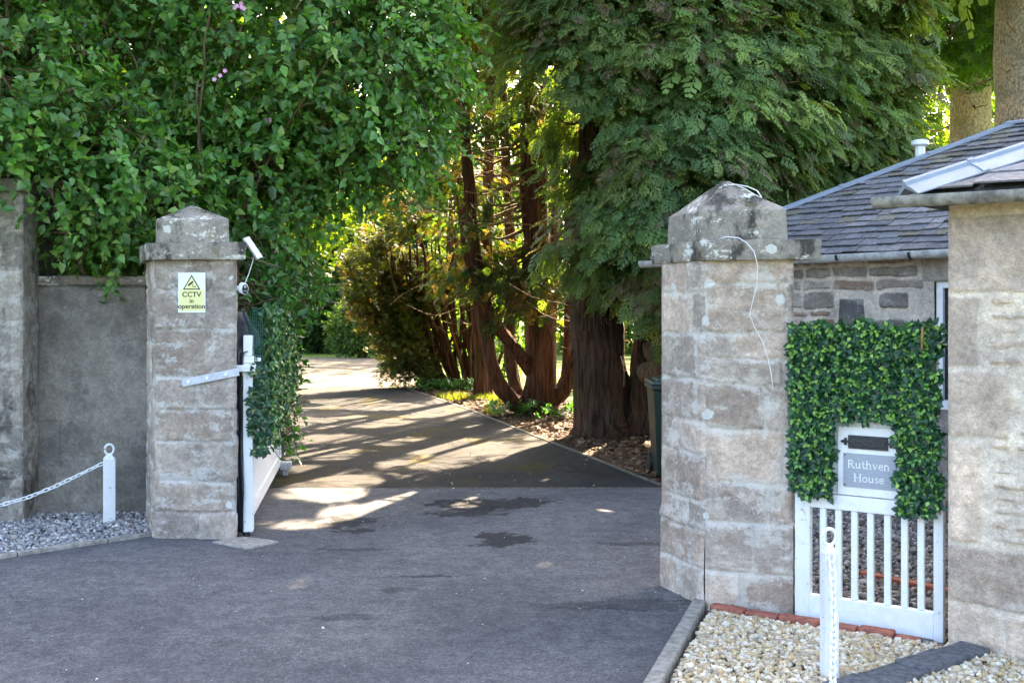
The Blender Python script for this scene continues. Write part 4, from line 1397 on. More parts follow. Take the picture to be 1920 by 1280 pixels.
s0, s1 = G(1572, 1283), G(1792, 1214)
frs = Frame(s0 - nrm(s1 - s0) * .75, s1 + nrm(s1 - s0) * .05)
cuts = [0, .30, .58, .86, 1.14, 1.45, frs.w]
cuts = [c for c in cuts if c < frs.w - .1] + [frs.w]
labs = ['grey stone sett at the near end of the row beside the white bollard', 'grey stone sett next to the foot of the white bollard', 'grey stone sett third in the row from the bollard end', 'long grey stone sett in the middle of the row across the cream pebbles',
        'grey stone sett just short of the building corner', 'grey stone sett touching the corner of the near building']
for i in range(len(cuts) - 1):
    a, b = cuts[i] + .006, cuts[i + 1] - .006
    mb = MB()
    w2 = .17 + .012 * math.sin(i * 2.3)
    zt_ = .034 + .005 * math.cos(i * 3.)
    q8 = [[a, w2, -.09], [b, w2, -.09], [b, 0, -.09], [a, 0, -.09], [a, w2, zt_], [b, w2, zt_ + .004], [b, 0, zt_], [a, .0, zt_]]
    rough_solid(mb, frs(q8), [[0, 3, 2, 1], [4, 5, 6, 7], [0, 1, 5, 4], [1, 2, 6, 5], [2, 3, 7, 6], [3, 0, 4, 7]], 5, .007, 12, (.12, .12, .125), i + 30, .014)
    tag(mb.build('stone_sett', M['sett'], None, True, at=frs.at((a + b) / 2, .08, 0)), labs[i + 6 - len(cuts) + 1] if len(cuts) - 1 < 6 else labs[i], 'stone sett', 'grey setts across the cream pebbles')
# brick line in the yard
y0, y1 = G(1640, 1083), G(1752, 1106)
fy = Frame(y0 - nrm(y1 - y0) * .12, y1 + nrm(y1 - y0) * .1)
L3 = fy.w / 3
for i in range(3):
    mb = MB(); mb.box((i * L3 + .004, -.07, -.05), ((i + 1) * L3 - .004, 0, .018), M=fy)
    tag(mb.build('edging_brick', M['brick'], None, at=fy.at(L3 * (i + .5), 0, 0), bevel=.005), 'red brick in the ' + ['left end', 'middle', 'right end'][i] + ' of the short line seen through the small gate', 'brick', 'red bricks in the yard')

# ================================================================== loose white cables on the right post
mb = MB()
fcap = lambda px, py, Y: W(px, py, Y)
mb.tube([W(1347, 449, 6.14), W(1362, 444, 6.075), W(1385, 446, 6.06), W(1400, 455, 6.05), W(1414, 472, 6.04), W(1421, 500, 6.05), W(1419, 535, 6.08), W(1410, 570, 6.12), W(1406, 590, 6.13), W(1414, 612, 6.125), W(1430, 640, 6.12), W(1440, 672, 6.115), W(1446, 700, 6.112), W(1450, 732, 6.11)], .0027, 6)
tag(mb.build('cable', M['pvc'], None, True, at=W(1420, 500, 6.06)), 'loose white cable hanging down the front of the right gatepost', 'cable')
mb = MB()
mb.tube([W(1366, 347, 6.38), W(1380, 346, 6.36), W(1402, 350, 6.33), W(1420, 358, 6.3), W(1428, 370, 6.26)], .003, 6)
mb.tube([W(1372, 344, 6.40), W(1395, 353, 6.33), W(1415, 365, 6.28), W(1428, 371, 6.26)], .0025, 6)
tag(mb.build('cable', M['pvc'], None, True, at=W(1400, 350, 6.33)), 'loop of white cable over the pointed top of the right gatepost', 'cable')
# ================================================================== vegetation
# openings in the crowns through which the sun reaches the drive: (pixel of the lit patch, half width, half height, openness)
_g = [(800, 942, 95, 20, 1), (700, 956, 70, 14, .97), (600, 926, 60, 11, .95), (640, 900, 45, 9, .9), (545, 985, 75, 10, .9), (500, 1098, 60, 8, .93), (1065, 903, 42, 8, .97), (560, 905, 30, 8, .9),
      (640, 790, 90, 9, .8), (700, 762, 100, 6, .75), (800, 775, 60, 7, .7), (860, 838, 62, 16, .95), (935, 846, 34, 12, .9), (600, 850, 60, 10, .95), (720, 825, 80, 8, .8), (620, 822, 60, 7, .9),
      (600, 880, 50, 7, .8), (780, 872, 60, 7, .7), (1035, 1058, 20, 6, .94), (1145, 955, 24, 5, .95), (1222, 1044, 20, 9, .97), (1085, 1092, 16, 5, .8), (1080, 1172, 14, 5, .85),
      (1150, 1172, 22, 5, .85), (1075, 1245, 18, 6, .8), (890, 1048, 12, 4, .7), (650, 752, 60, 5, .9), (1040, 800, 40, 8, .9), (1130, 850, 26, 8, .8), (940, 800, 50, 6, .8)]
GAPS = []
for (px, py, hw, hh, s_) in _g:
    c0_ = G(px, py)
    GAPS.append((c0_[0], c0_[1], hw / F * c0_[1], abs(G(px, py - hh)[1] - G(px, py + hh)[1]) / 2, s_))


def sungap(p, mg=.04):
    g = p[:, :2] - SD[:2] / SD[2] * p[:, 2:3]
    w = np.c_[fbm(np.c_[g * 2.2, g[:, :1] * 0], 41, 4) - .5, fbm(np.c_[g * 2.2, g[:, :1] * 0 + 9], 43, 4) - .5]
    out = np.zeros(len(p), bool)
    u = rng.random(len(p))
    for (x, y, rx, ry, s_) in GAPS:
        q = (((g - (x, y)) / (max(rx, .06) + mg * .8, max(ry, .07) + mg * .9)) + w * 1.3)
        out |= ((q ** 2).sum(1) < 1.3) & (u < s_)
    return out


M['leaf_shrub'] = leaf_mat('shrub_leaves', (1.0, 1.15, .35), 2.2, .30, .38, .5)
M['leaf_cypress'] = leaf_mat('cypress_sprays', (1.2, 1.15, .28), 2.4, .30, .55, .35)
M['leaf_gold'] = leaf_mat('golden_cypress_sprays', (1.4, 1.2, .22), 2.6, .42, .55, .3)
M['leaf_dark'] = leaf_mat('yew_leaves', (1.5, 1.15, .22), 2.6, .30, .5, .3)
M['leaf_far'] = leaf_mat('far_leaves', (1.35, 1.3, .22), 2.6, .5, .5, .25)
M['bark_red'] = bark_mat('red_cypress_bark', (.030, .014, .009), (.125, .062, .036), (11, 11, .9), (.06, .06, .018), 1.)
M['bark_dark'] = bark_mat('dark_cypress_bark', (.020, .013, .010), (.098, .062, .044), (10, 10, .9), (.055, .055, .02), 1.)
M['bark_spruce'] = bark_mat('grey_spruce_bark', (.17, .14, .115), (.46, .41, .355), (16, 16, 9), (.20, .20, .12), .8)
M['bark_twig'] = bark_mat('brown_twigs', (.10, .07, .045), (.22, .16, .10), (14, 14, 3))
M['petal'] = plain_mat('pink_petals', (.62, .32, .50), .6, .2)
M['seed'] = plain_mat('dry_seed_heads', (.20, .115, .07), .9, .1, 0, .4)


def spray_tmpl(n=7, sub=2, curl=.22, L0=.46, wid=.05):
    """flat drooping fan like a cypress spray"""
    V, T = [], []
    def add(p, a, w, z0, z1):
        d = nrm(np.array(a) - np.array(p)); s = np.array([-d[1], d[0]]) * w
        b = len(V)
        m = np.array(p) * .45 + np.array(a) * .55
        for q, z in ((p, z0), (m + s, z0 * .45 + z1 * .55), (a, z1), (m - s, z0 * .45 + z1 * .55)):
            V.append([q[0], q[1], z])
        T.extend([[b, b + 2, b + 1], [b, b + 3, b + 2]])
    zz = lambda x, y: -curl * y * y - .35 * x * x + .03 * math.sin(9 * y)
    add((0, 0), (0, 1.), .035, 0, zz(0, 1))
    for i in range(n):
        t = .06 + .86 * i / (n - 1)
        for sgn in (-1, 1):
            tt = t + (.04 if sgn > 0 else 0)
            l = L0 * (1 - tt) ** .75 + .10
            ang = math.radians(46 + 8 * math.sin(i * 2.1 + sgn))
            a = (sgn * l * math.sin(ang), tt + l * math.cos(ang))
            p = (0, tt)
            add(p, a, wid, zz(*p), zz(*a) - .03)
            for k in range(sub):
                f = .35 + .4 * k / max(1, sub - 1) if sub > 1 else .5
                q = (p[0] + (a[0] - p[0]) * f, p[1] + (a[1] - p[1]) * f)
                ll = l * .42 * (1 - .4 * f)
                for s2 in (-1, 1):
                    an2 = sgn * ang + s2 * .7
                    e_ = (q[0] + ll * math.sin(an2), q[1] + ll * math.cos(an2))
                    add(q, e_, wid * .62, zz(*q), zz(*e_) - .05)
    return np.array(V), np.array(T)


SP_FULL = spray_tmpl(5, 1, wid=.06)
SP_MED = spray_tmpl(5, 1, wid=.07)
SP_LOW = spray_tmpl(4, 0, wid=.12)


def boughs(mb, P, O, ns, tmpl, size, cols, spread=.24, flat_=.08, droop=.35, reach=.4, tip=None, tipf=0., rnd=.28, reject=None):
    """layered pads of sprays: P origins, O outward directions"""
    k = len(P)
    axis = nrm(O * np.array([1, 1, .35]) + np.array([0, 0, -droop * .55]))
    lat = nrm(np.cross(axis, [0, 0, 1.]))
    bt = rng.uniform(.72, 1.25, (k, 1))
    cb = pick(cols, k, .12) * bt
    tipb = rng.random(k) < tipf
    idx = np.repeat(np.arange(k), ns)
    n = len(idx)
    f = rng.uniform(-.7, 1., n)
    l = rng.normal(0, 1, n) * (1 - .35 * np.clip(f, 0, 1))
    pos = P[idx] + axis[idx] * (f * reach)[:, None] + lat[idx] * (l * spread)[:, None]
    pos[:, 2] += rng.normal(0, flat_, n) - .12 * np.abs(l) * spread - .10 * np.clip(f, 0, 1) ** 2
    d = axis[idx] * (.65 + .35 * rng.random(n))[:, None] + lat[idx] * (l * .55)[:, None] + rng.normal(0, rnd, (n, 3)) + np.array([0, 0, -droop])
    nh = np.array([0, 0, .8]) + O[idx] * .65 + rng.normal(0, .22, (n, 3))
    X, Y, Z = orient(d, nh)
    C = cb[idx] * rng.uniform(.8, 1.2, (n, 1))
    if tip is not None:
        m = tipb[idx] & (rng.random(n) < .55)
        C[m] = pick(tip, m.sum(), .2)
    S = size * rng.uniform(.7, 1.3, n)
    if True:
        dn_ = nrm(d)
        kp = ~(sungap(pos + dn_ * (size * .5), size * .35) | sungap(pos + dn_ * size * .95, size * .2) | sungap(pos, size * .2))
        if reject is not None: kp &= ~reject(pos)
        pos, X, Y, Z, S, C = pos[kp], X[kp], Y[kp], Z[kp], S[kp], C[kp]
    mb.inst(tmpl, pos, X, Y, Z, S, C)


def shell(ells, n, lo=.78, hi=1.05, lump=.22, cond=None, seed=0, inner=.72):
    """points on the outside of a union of ellipsoids, with outward directions"""
    w = np.array([(r[0] * r[1] + r[1] * r[2] + r[0] * r[2]) for c, r in ells])
    w = w / w.sum()
    P, O = [], []
    got = 0
    for it in range(40):
        m = n * 2
        ix = rng.choice(len(ells), m, p=w)
        c = np.array([e_[0] for e_ in ells])[ix]; r = np.array([e_[1] for e_ in ells])[ix]
        d = nrm(rng.normal(size=(m, 3)))
        lm = 1 + lump * (fbm(c + d * r * 1.1, seed, 3) - .5) * 2
        p = c + d * r * (rng.uniform(lo, hi, m) * lm)[:, None]
        o = nrm(d / r)
        ok = np.ones(m, bool)
        for cc, rr in ells:
            q = (((p - np.array(cc)) / np.array(rr)) ** 2).sum(1)
            ok &= q > inner ** 2
        if cond is not None:
            ok &= cond(p)
        P.append(p[ok]); O.append(o[ok]); got += ok.sum()
        if got >= n: break
    return np.vstack(P)[:n], np.vstack(O)[:n]


def leafy(mb, P, O, nl, size, cols, tmpl, twig=.3, droop=.5, up=.6, twigs=None, tr=.004, tintvar=.3):
    """short twigs carrying alternate leaves"""
    kp = ~(sungap(P, size * .7) | sungap(P + nrm(O) * twig * .7, size * .9))
    P, O = P[kp], O[kp]
    k = len(P)
    d = nrm(O * .7 + rng.normal(0, .6, (k, 3)) + np.array([0, 0, .28]))
    side = nrm(np.cross(d, rng.normal(size=(k, 3))))
    bt = rng.uniform(1 - tintvar, 1 + tintvar, (k, 1))
    for i in range(nl):
        f = (i + .5) / nl
        p = P + d * (twig * f) + np.array([0, 0, -1]) * (twig * .5 * f * f)
        s = side * (1 if i % 2 else -1) + rng.normal(0, .35, (k, 3))
        dd = s * .75 + d * (.35 + .6 * f) + np.array([0, 0, -droop])
        nh = O * .65 + np.array([0, 0, up]) + rng.normal(0, .38, (k, 3))
        X, Y, Z = orient(dd, nh)
        mb.inst(tmpl, p, X, Y, Z, size * rng.uniform(.42, 1.22, k), pick(cols, k, .24) * bt)
    if twigs is not None:
        for i in range(0, k, 3):
            e_ = P[i] + d[i] * twig + np.array([0, 0, -twig * .5])
            twigs.tube([P[i] - d[i] * .35, P[i], (P[i] + e_) / 2 + (0, 0, .02), e_], [tr * 1.3, tr, tr * .8, tr * .5], 4, caps=False)


def arc(a, b, bend, n=10, wob=.03, seed=0):
    a, b = np.asarray(a, float), np.asarray(b, float)
    t_ = np.linspace(0, 1, n)[:, None]
    P = a + (b - a) * t_ + np.asarray(bend, float) * (4 * t_ * (1 - t_))
    L = np.linalg.norm(b - a)
    w = np.stack([fbm(np.c_[t_[:, 0] * 4 + seed * 7.3, np.full(n, seed * 1.7), np.full(n, q)], 3, 2) - .5 for q in (0., 5., 9.)], 1)
    return P + w * L * wob * 4 * np.sin(np.pi * t_)


def spline(P, n=40):
    P = np.asarray(P, float)
    t_ = np.r_[0, np.cumsum(np.linalg.norm(np.diff(P, axis=0), axis=1))]; t_ /= t_[-1]
    T = np.linspace(0, 1, n)
    Q = np.stack([np.interp(T, t_, P[:, i]) for i in range(3)], 1)
    for _ in range(int(n / 5)):
        Q[1:-1] = .25 * Q[:-2] + .5 * Q[1:-1] + .25 * Q[2:]
    return Q


def trunk(mb, P, rad, k=18, flute=.13, lump=.25, seed=0, n=40, flare=0.):
    Q = spline(P, n)
    r = np.interp(np.linspace(0, 1, n), np.linspace(0, 1, len(rad)), rad)
    if flare:
        z = Q[:, 2] - Q[0, 2]
        r = r * (1 + flare * np.exp(-z / .22))
    mb.tube(Q, r, k, (.1, .1, .1), flute, lump, seed)


def twiglets(mb, P0, n, L, rad, seed, up=-.1):
    r = np.random.default_rng(seed)
    for i in range(n):
        p = P0[r.integers(len(P0))]
        d = nrm(r.normal(size=3) * (1, 1, .35))
        e_ = p + d * L * r.uniform(.5, 1.2) + np.array([0, 0, up * L * r.uniform(0, 2)])
        mb.tube(arc(p, e_, (0, 0, r.uniform(-.25, .2) * L), 8, .05, i), np.linspace(rad, rad * .35, 8), 5, caps=False)


# ------------------------------------------------------------------ large shrub over the wall
sh = thing('shrub', (-2.9, 10.3, 0), 'big leafy green shrub with pink flowers, spilling over the grey wall and the CCTV gatepost', 'shrub')
eS = [((-3.6, 10.4, 3.7), (1.7, 1.15, 1.55)), ((-2.3, 10.5, 4.1), (1.45, 1.15, 1.45)), ((-1.52, 10.5, 3.75), (.95, .85, .95)), ((-3.45, 9.45, 2.45), (.95, .5, .50)), ((-2.2, 10.0, 2.75), (.42, .6, .7)),
      ((-5.0, 10.2, 3.0), (1.2, 1.0, 1.0)), ((-4.05, 8.75, 3.35), (.75, .55, .95)), ((-4.2, 8.6, 2.65), (.55, .25, .35)), ((-3.5, 9.0, 2.75), (.75, .45, .65)), ((-2.95, 9.1, 2.45), (.5, .4, .5)), ((-4.4, 10.0, 4.6), (1.4, 1.2, 1.3)), ((-3.0, 10.9, 5.2), (2.3, 1.4, 1.1)), ((-1.2, 10.6, 3.15), (.55, .5, .3)), ((-1.15, 10.8, 4.3), (.72, .7, .8))]
def keepS(p):
    ok = ~((p[:, 1] < 9.45) & (p[:, 2] < 1.92) & (p[:, 0] > -2.75))
    ok &= ~((p[:, 1] < 9.40) & (p[:, 2] < 1.95) & (p[:, 0] < -2.55) & (p[:, 1] > 8.8))
    ok &= ~((p[:, 0] > -2.72) & (p[:, 0] < -1.75) & (p[:, 1] < 8.75) & (p[:, 2] < 2.7))
    ok &= ~((p[:, 1] > 8.45) & (p[:, 1] < 9.6) & (p[:, 0] < -3.6) & (p[:, 2] < 2.65) & (p[:, 1] > 8.5))
    ok &= p[:, 2] > 1.55
    ok &= (p[:, 1] < 11.6)
    return ok
cS = [(.15, .235, .05), (.078, .185, .034), (.062, .16, .032), (.098, .215, .036), (.085, .195, .055), (.052, .135, .028), (.115, .235, .04)]
mb, tw = MB(), MB()
P, O = shell(eS, 6800, .72, 1.06, .20, keepS, 3, .66)
leafy(mb, P, O, 11, .094, cS, leaf_tmpl(.33, .10, .16), .36, .34, .6, tw, .004)
P, O = shell(eS, 1600, .45, .75, .2, keepS, 4, .4)
leafy(mb, P, O, 7, .10, cS, leaf_tmpl(.33, .1, .14), .3, .5, .6)
mb.build('foliage', M['leaf_shrub'], sh)
r2 = random.Random(11)
for i in range(34):                      # long stems fanning up out of the base
    bx_, by_ = -2.95 + r2.uniform(-.5, .25), 10.2 + r2.uniform(-.2, .5)
    e_, o_ = shell(eS[:3] + eS[6:7], 1, .85, 1.0, .1, keepS, i)
    tw.tube(arc((bx_, by_, .0), e_[0] + (0, -.1, .2), (0, r2.uniform(-.4, .1), .35), 16, .03, i), np.linspace(.021, .006, 16), 6, caps=False)
for (ax_, ay_, bx2, by2, Yd, r_) in ((378, 300, 395, 20, 9.35, .013), (300, 205, 215, 60, 9.3, .010), (180, 190, 172, 100, 9.3, .010), (440, 120, 478, 0, 9.3, .010), (545, 105, 640, 40, 9.55, .010), (385, 360, 372, 150, 9.3, .011), (520, 260, 620, 180, 9.6, .009), (700, 290, 800, 240, 9.9, .008), (760, 380, 845, 425, 10.0, .007)):
    tw.tube(arc(W(ax_, ay_, Yd + .25), W(bx2, by2, Yd), (0, -.1, .05), 12, .03, ax_), np.linspace(r_, r_ * .6, 12), 6, caps=False)
tw.build('stems', M['bark_twig'], sh)
for (px, py, n_) in ((450, 12, 5), (408, 142, 3), (500, 228, 4)):     # flowers
    mb = MB()
    for q in range(n_):
        c_ = W(px, py, 9.12 + (.4 if px == 500 else 0)) + rng.normal(0, .022, 3)
        for a in range(5):
            th_ = a * 2 * np.pi / 5 + q
            d = np.array([[math.cos(th_), -.35, math.sin(th_)]])
            X, Y, Z = orient(d, np.array([[0, -1., .2]]))
            mb.inst(leaf_tmpl(.5, .05, .1), c_[None], X, Y, Z, .021, np.array([[.5, .3, .4]]))
    mb.build('flower', M['petal'], sh)
P, O = shell(eS, 26, 1.0, 1.08, .2, lambda p: keepS(p) & (p[:, 1] < 10.4) & (p[:, 2] > 2.6), 5, .8)
for p, o_ in zip(P, O):
    mb = MB()
    for q in range(9):
        a = p + np.array([0, 0, .02 * q]) + rng.normal(0, .018, 3) * (1 + (9 - q) * .12)
        mb.tube([a, a + rng.normal(0, .012, 3) + (0, 0, .012)], [.0045, .003], 4)
    mb.tube([p - (0, 0, .12), p + (0, 0, .18)], [.003, .0015], 4, caps=False)
    mb.build('seed_head', M['seed'], sh)

# laurel / ivy bush behind the open gate
lb = thing('laurel', (-2.5, 9.5, 0), 'glossy dark laurel bush between the CCTV gatepost and the open gate', 'shrub')
mb, tw = MB(), MB()
eL = [((-2.12, 9.15, 1.75), (.27, .45, .42)), ((-2.35, 9.7, 1.2), (.30, .6, .9)), ((-2.42, 10.6, 1.15), (.30, .8, .75)), ((-2.25, 9.9, 1.75), (.30, .55, .40))]
kpL = lambda p: ~((p[:, 0] > (GA[0] + (p[:, 1] - GA[1]) * -.129) - .10) & (p[:, 2] < 1.64)) & ~((p[:, 1] < 8.75) & (p[:, 0] < -1.93))
P, O = shell(eL, 620, .6, 1.05, .2, kpL, 9, .5)
leafy(mb, P, O, 7, .105, [(.030, .105, .022), (.04, .125, .024), (.05, .15, .03), (.024, .085, .022)], leaf_tmpl(.21, .05, .10), .22, .2, .7, tw, .005)
mb.build('foliage', M['leaf_shrub'], lb)
for i in range(9):
    tw.tube(arc((-2.5 + .05 * i % .2, 9.3 + .15 * i, 0), P[i * 20], (0, 0, .2), 8, .04, i), np.linspace(.016, .006, 8), 6, caps=False)
tw.build('stems', M['bark_twig'], lb)
iv = thing('ivy', (-2.4, 11.3, 0), 'trailing ivy growing up past the far end of the open driveway gate', 'ivy')
mb, tw = MB(), MB()
eI = [((-2.36, 11.35, 1.35), (.14, .26, .75)), ((-2.36, 11.38, .5), (.15, .22, .42)), ((-2.1, 10.8, 1.9), (.22, .5, .35))]
P, O = shell(eI, 420, .6, 1.08, .25, lambda p: p[:, 2] > .05, 10, .5)
leafy(mb, P, O, 7, .075, [(.035, .115, .026), (.05, .15, .03), (.07, .19, .04), (.026, .09, .025)], leaf_tmpl(.34, .06, .1), .2, .4, .5, tw, .004)
mb.build('foliage', M['leaf_shrub'], iv)
for i in range(3):
    tw.tube(arc((-2.52 + .03 * i, 11.55, 0), (-2.45 + .05 * i, 11.4, 1.9), (.02, 0, 0), 8, .04, i), .005, 5, caps=False)
tw.build('stems', M['bark_twig'], iv)

# ------------------------------------------------------------------ the big cypresses
cC = [(.13, .205, .066), (.105, .18, .064), (.155, .23, .07), (.175, .235, .075), (.085, .145, .054)]
cTip = [(.17, .135, .09), (.13, .125, .07), (.19, .15, .10)]
def in_lodge(p):
    """inside the lodge's roof or walls"""
    d = p[:, :2] - EL[:2]
    u, v = d @ e[:2], d @ ni[:2]
    hz = 2.12 + np.minimum(np.minimum(v, 2 * RUN - v), u) * math.tan(PIT)
    return (u > -.25) & (v > -.25) & (v < 2 * RUN + .25) & (p[:, 2] < hz + .30)
def pxpy(p):
    return HX + F * p[:, 0] / p[:, 1], HY - F * (p[:, 2] - CAMH) / p[:, 1]

cD = [(.032, .062, .02), (.042, .07, .02), (.065, .052, .018), (.028, .056, .018), (.04, .07, .022)]
def big_cypress(label, base, stems, ells, n_vis, hi_ells, n_hi, cond, seed, bark='bark_dark', limb=(), grp='tall cypresses beside the drive', cols=None, sizes=(.20, .55), ns=34, dead=60):
    root = thing('cypress_tree', (*base, 0), label, 'tree', grp)
    mb = MB()
    for i, (P, rad, fl) in enumerate(stems):
        trunk(mb, P, rad, 36, .07, .42, seed + i, 70, fl)
    mb.build('trunk', M[bark], root, True)
    mb = MB()
    for P, r0_, r1__ in limb:
        Q = spline(P, 20)
        mb.tube(Q, np.linspace(r0_, r1__, 20), 10, lump=.3, seed=seed)
    main = spline(stems[0][0], 60)
    lowp = main[(main[:, 2] > 1.2) & (main[:, 2] < 6)]
    if len(lowp) and dead:
        twiglets(mb, lowp, dead, 1.3, .011, seed)
    mid = main[(main[:, 2] > 1.8)]
    P, O = shell(ells, 60, .8, 1., .2, cond, seed + 3, .8)
    for i, p in enumerate(P):
        q = mid[np.argmin(np.abs(mid[:, 2] - p[2] - .3))]
        mb.tube(arc(q, p, (0, 0, -.15), 10, .04, i + seed), np.linspace(.035, .008, 10), 5, caps=False)
    if mb.n: mb.build('branches', M['bark_twig'], root, True)
    mb = MB()
    P, O = shell(ells, n_vis, .70, 1.06, .22, cond, seed, .64)
    rj = in_lodge
    cc_, mt_ = (cols, 'leaf_gold') if cols else (cC, 'leaf_cypress')
    boughs(mb, P, O, ns, SP_FULL, sizes[0], cc_, .22, .07, .36, .36, cTip, .28, reject=rj)
    P, O = shell(ells, int(n_vis * .45), .3, .72, .2, cond, seed + 1, .25)
    boughs(mb, P, O, 12, SP_LOW, sizes[0] * 1.3, cc_, .3, .1, .4, .4, reject=rj)
    if hi_ells:
        P, O = shell(hi_ells, n_hi, .35, 1.05, .25, None, seed + 2, .2)
        boughs(mb, P, O, 14, SP_LOW, sizes[1], cc_, .4, .12, .35, .6)
    mb.build('crown', M[mt_], root)
    return root

fz = lambda px, py, Y: W(px, py, Y)
# A: the pair of fused dark trunks right of the drive
big_cypress('huge dark cypress with two fused flaring trunks beside the bin', (1.3, 14.5),
            [([(1.17, 14.5, -.08), W(1128, 700, 14.5), W(1112, 590, 14.5), W(1112, 480, 14.6), (1.2, 14.7, 5), (1.6, 14.8, 12)], [.30, .28, .27, .27, .26, .1], .5),
             ([(1.66, 14.55, -.08), W(1202, 720, 14.55), W(1214, 640, 14.6), W(1236, 560, 14.6), (1.95, 14.6, 3.2), (2.2, 14.8, 9)], [.22, .21, .20, .20, .19, .08], .6)],
            [((1.9, 14.0, 4.1), (1.25, 1.35, 2.35)), ((.98, 13.9, 4.75), (.93, 1.0, 1.05)), ((1.85, 13.35, 2.6), (.72, .85, 1.05)), ((1.28, 13.8, 2.85), (.6, .7, .85)), ((1.4, 14.2, 6.4), (1.8, 1.6, 1.6)), ((2.5, 14.2, 4.3), (1.3, 1.3, 1.6)), ((.55, 13.6, 2.35), (.32, .3, .17))],
            760, [((1.6, 15, 10), (2.2, 2.2, 5.5))], 250,
            lambda p: (p[:, 1] < 15.8) & ((p[:, 2] > 2.0) | (p[:, 0] > 1.25)) & (p[:, 2] > 1.38 + .5 * np.clip(1.55 - p[:, 0], 0, 2)), 201,
            limb=[([W(1215, 665, 14.4), W(1250, 650, 14.3), W(1262, 600, 14.2), W(1270, 520, 14.2)], .16, .10), ([W(1205, 700, 14.35), W(1235, 690, 14.2), W(1262, 650, 14.3)], .13, .10)])
# B: the cypress over the lodge roof
big_cypress('dense grey-green cypress hanging over the hip of the lodge roof', (3.9, 16.2),
            [([(3.9, 16.2, 0), (3.9, 16.2, 4), (4.0, 16.2, 12)], [.30, .25, .08], .2)],
            [((3.55, 15.4, 4.3), (1.55, 1.3, 1.9)), ((4.5, 15.7, 4.4), (1.05, 1.1, 1.6)), ((3.0, 15.0, 5.6), (1.3, 1.3, 1.3)), ((3.0, 14.9, 3.3), (1.0, .9, .9)), ((4.2, 15.6, 6.2), (1.4, 1.4, 1.2)), ((4.85, 15.6, 3.6), (.75, .8, .7))],
            720, [((3.9, 16.2, 10), (2.1, 2.1, 5.5)), ((5.9, 16.6, 9.6), (1.7, 1.7, 3.0)), ((6.7, 17.2, 11.8), (1.8, 1.8, 2.4)), ((5.2, 14.0, 9.4), (1.0, 1.0, 1.4))], 520, lambda p: p[:, 1] < 17, 231, limb=[([W(1310, 240, 15.4), W(1345, 235, 14.4), W(1400, 225, 14.2)], .02, .01)], dead=40)  # outlying high masses: unseen crown added to keep sun off the near roof
# C: the multi stemmed one with elbows
Yc = 17.3
big_cypress('reddish multi-stemmed cypress with curved elbow limbs at its foot', (.42, 17.3),
            [([(.42, Yc, -.05), W(1012, 690, Yc), W(1008, 560, Yc), W(1003, 300, Yc), W(998, 60, Yc), (.3, 17.4, 11)], [.24, .205, .185, .17, .15, .06], .38),
             ([W(990, 772, Yc), W(962, 757, 17.1), W(936, 728, 17.0), W(918, 670, 17.0), W(905, 590, 17.0), W(893, 480, 17.1), W(880, 350, 17.2), W(868, 150, 17.3)], [.13, .115, .105, .10, .095, .09, .07, .05], 0),
             ([W(1022, 760, Yc), W(1050, 742, 17.2), W(1072, 715, 17.2), W(1084, 660, 17.2), W(1088, 570, 17.3), W(1082, 420, 17.4), W(1075, 250, 17.5)], [.12, .105, .09, .085, .08, .07, .05], 0),
             ([W(1000, 705, Yc), W(975, 665, 17.1), W(938, 620, 17.0), W(905, 560, 17.0), W(870, 470, 16.9)], [.11, .10, .09, .075, .05], 0),
             ([W(985, 765, 17.5), W(965, 730, 17.7), W(952, 640, 17.8), W(962, 500, 17.8), W(950, 330, 17.9), W(940, 120, 18.)], [.10, .09, .085, .08, .07, .05], 0),
             ([W(1035, 765, 17.5), W(1062, 700, 17.9), W(1066, 560, 18.0), W(1062, 380, 18.)], [.08, .07, .065, .05], 0)],
            [((.0, 17.4, 6.4), (1.2, 1.1, .6)), ((-.35, 16.9, 2.55), (.34, .3, .75)), ((.33, 16.75, 1.95), (.4, .3, .45)), ((-.7, 17.0, 3.7), (.5, .4, .85)), ((-.75, 16.9, 2.5), (.3, .3, .5)), ((.05, 17.0, 4.7), (.5, .4, .5))],
            250, [((.6, 17.8, 11), (1.8, 1.8, 3.2))], 60, None, 261, 'bark_red', dead=55, ns=26, cols=cD, sizes=(.15, .5))
# D: two slim red trunks left of it
big_cypress('slim red-barked cypress leaning left behind the fan of yew stems', (-.5, 20.4),
            [([(-.55, 20.4, -.05), W(905, 690, 20.4), W(897, 600, 20.3), W(880, 480, 20.2), W(860, 330, 20.1), (-1.1, 20, 8)], [.125, .11, .10, .09, .08, .04], .3),
             ([(-.45, 20.5, -.05), W(915, 640, 20.6), W(912, 500, 20.6), W(918, 300, 20.6), W(922, 40, 20.6), (-.3, 20.6, 10)], [.11, .10, .09, .085, .08, .04], .3)],
            [((-.95, 20.0, 3.6), (.55, .5, .9)), ((-.45, 19.9, 3.0), (.32, .35, .8)), ((-1.2, 20.1, 6.2), (1.1, 1.0, .7))],
            190, [((-.7, 20.6, 9.8), (1.6, 1.6, 2.6))], 40, None, 291, 'bark_red', dead=35, ns=22, cols=cD, sizes=(.15, .5))

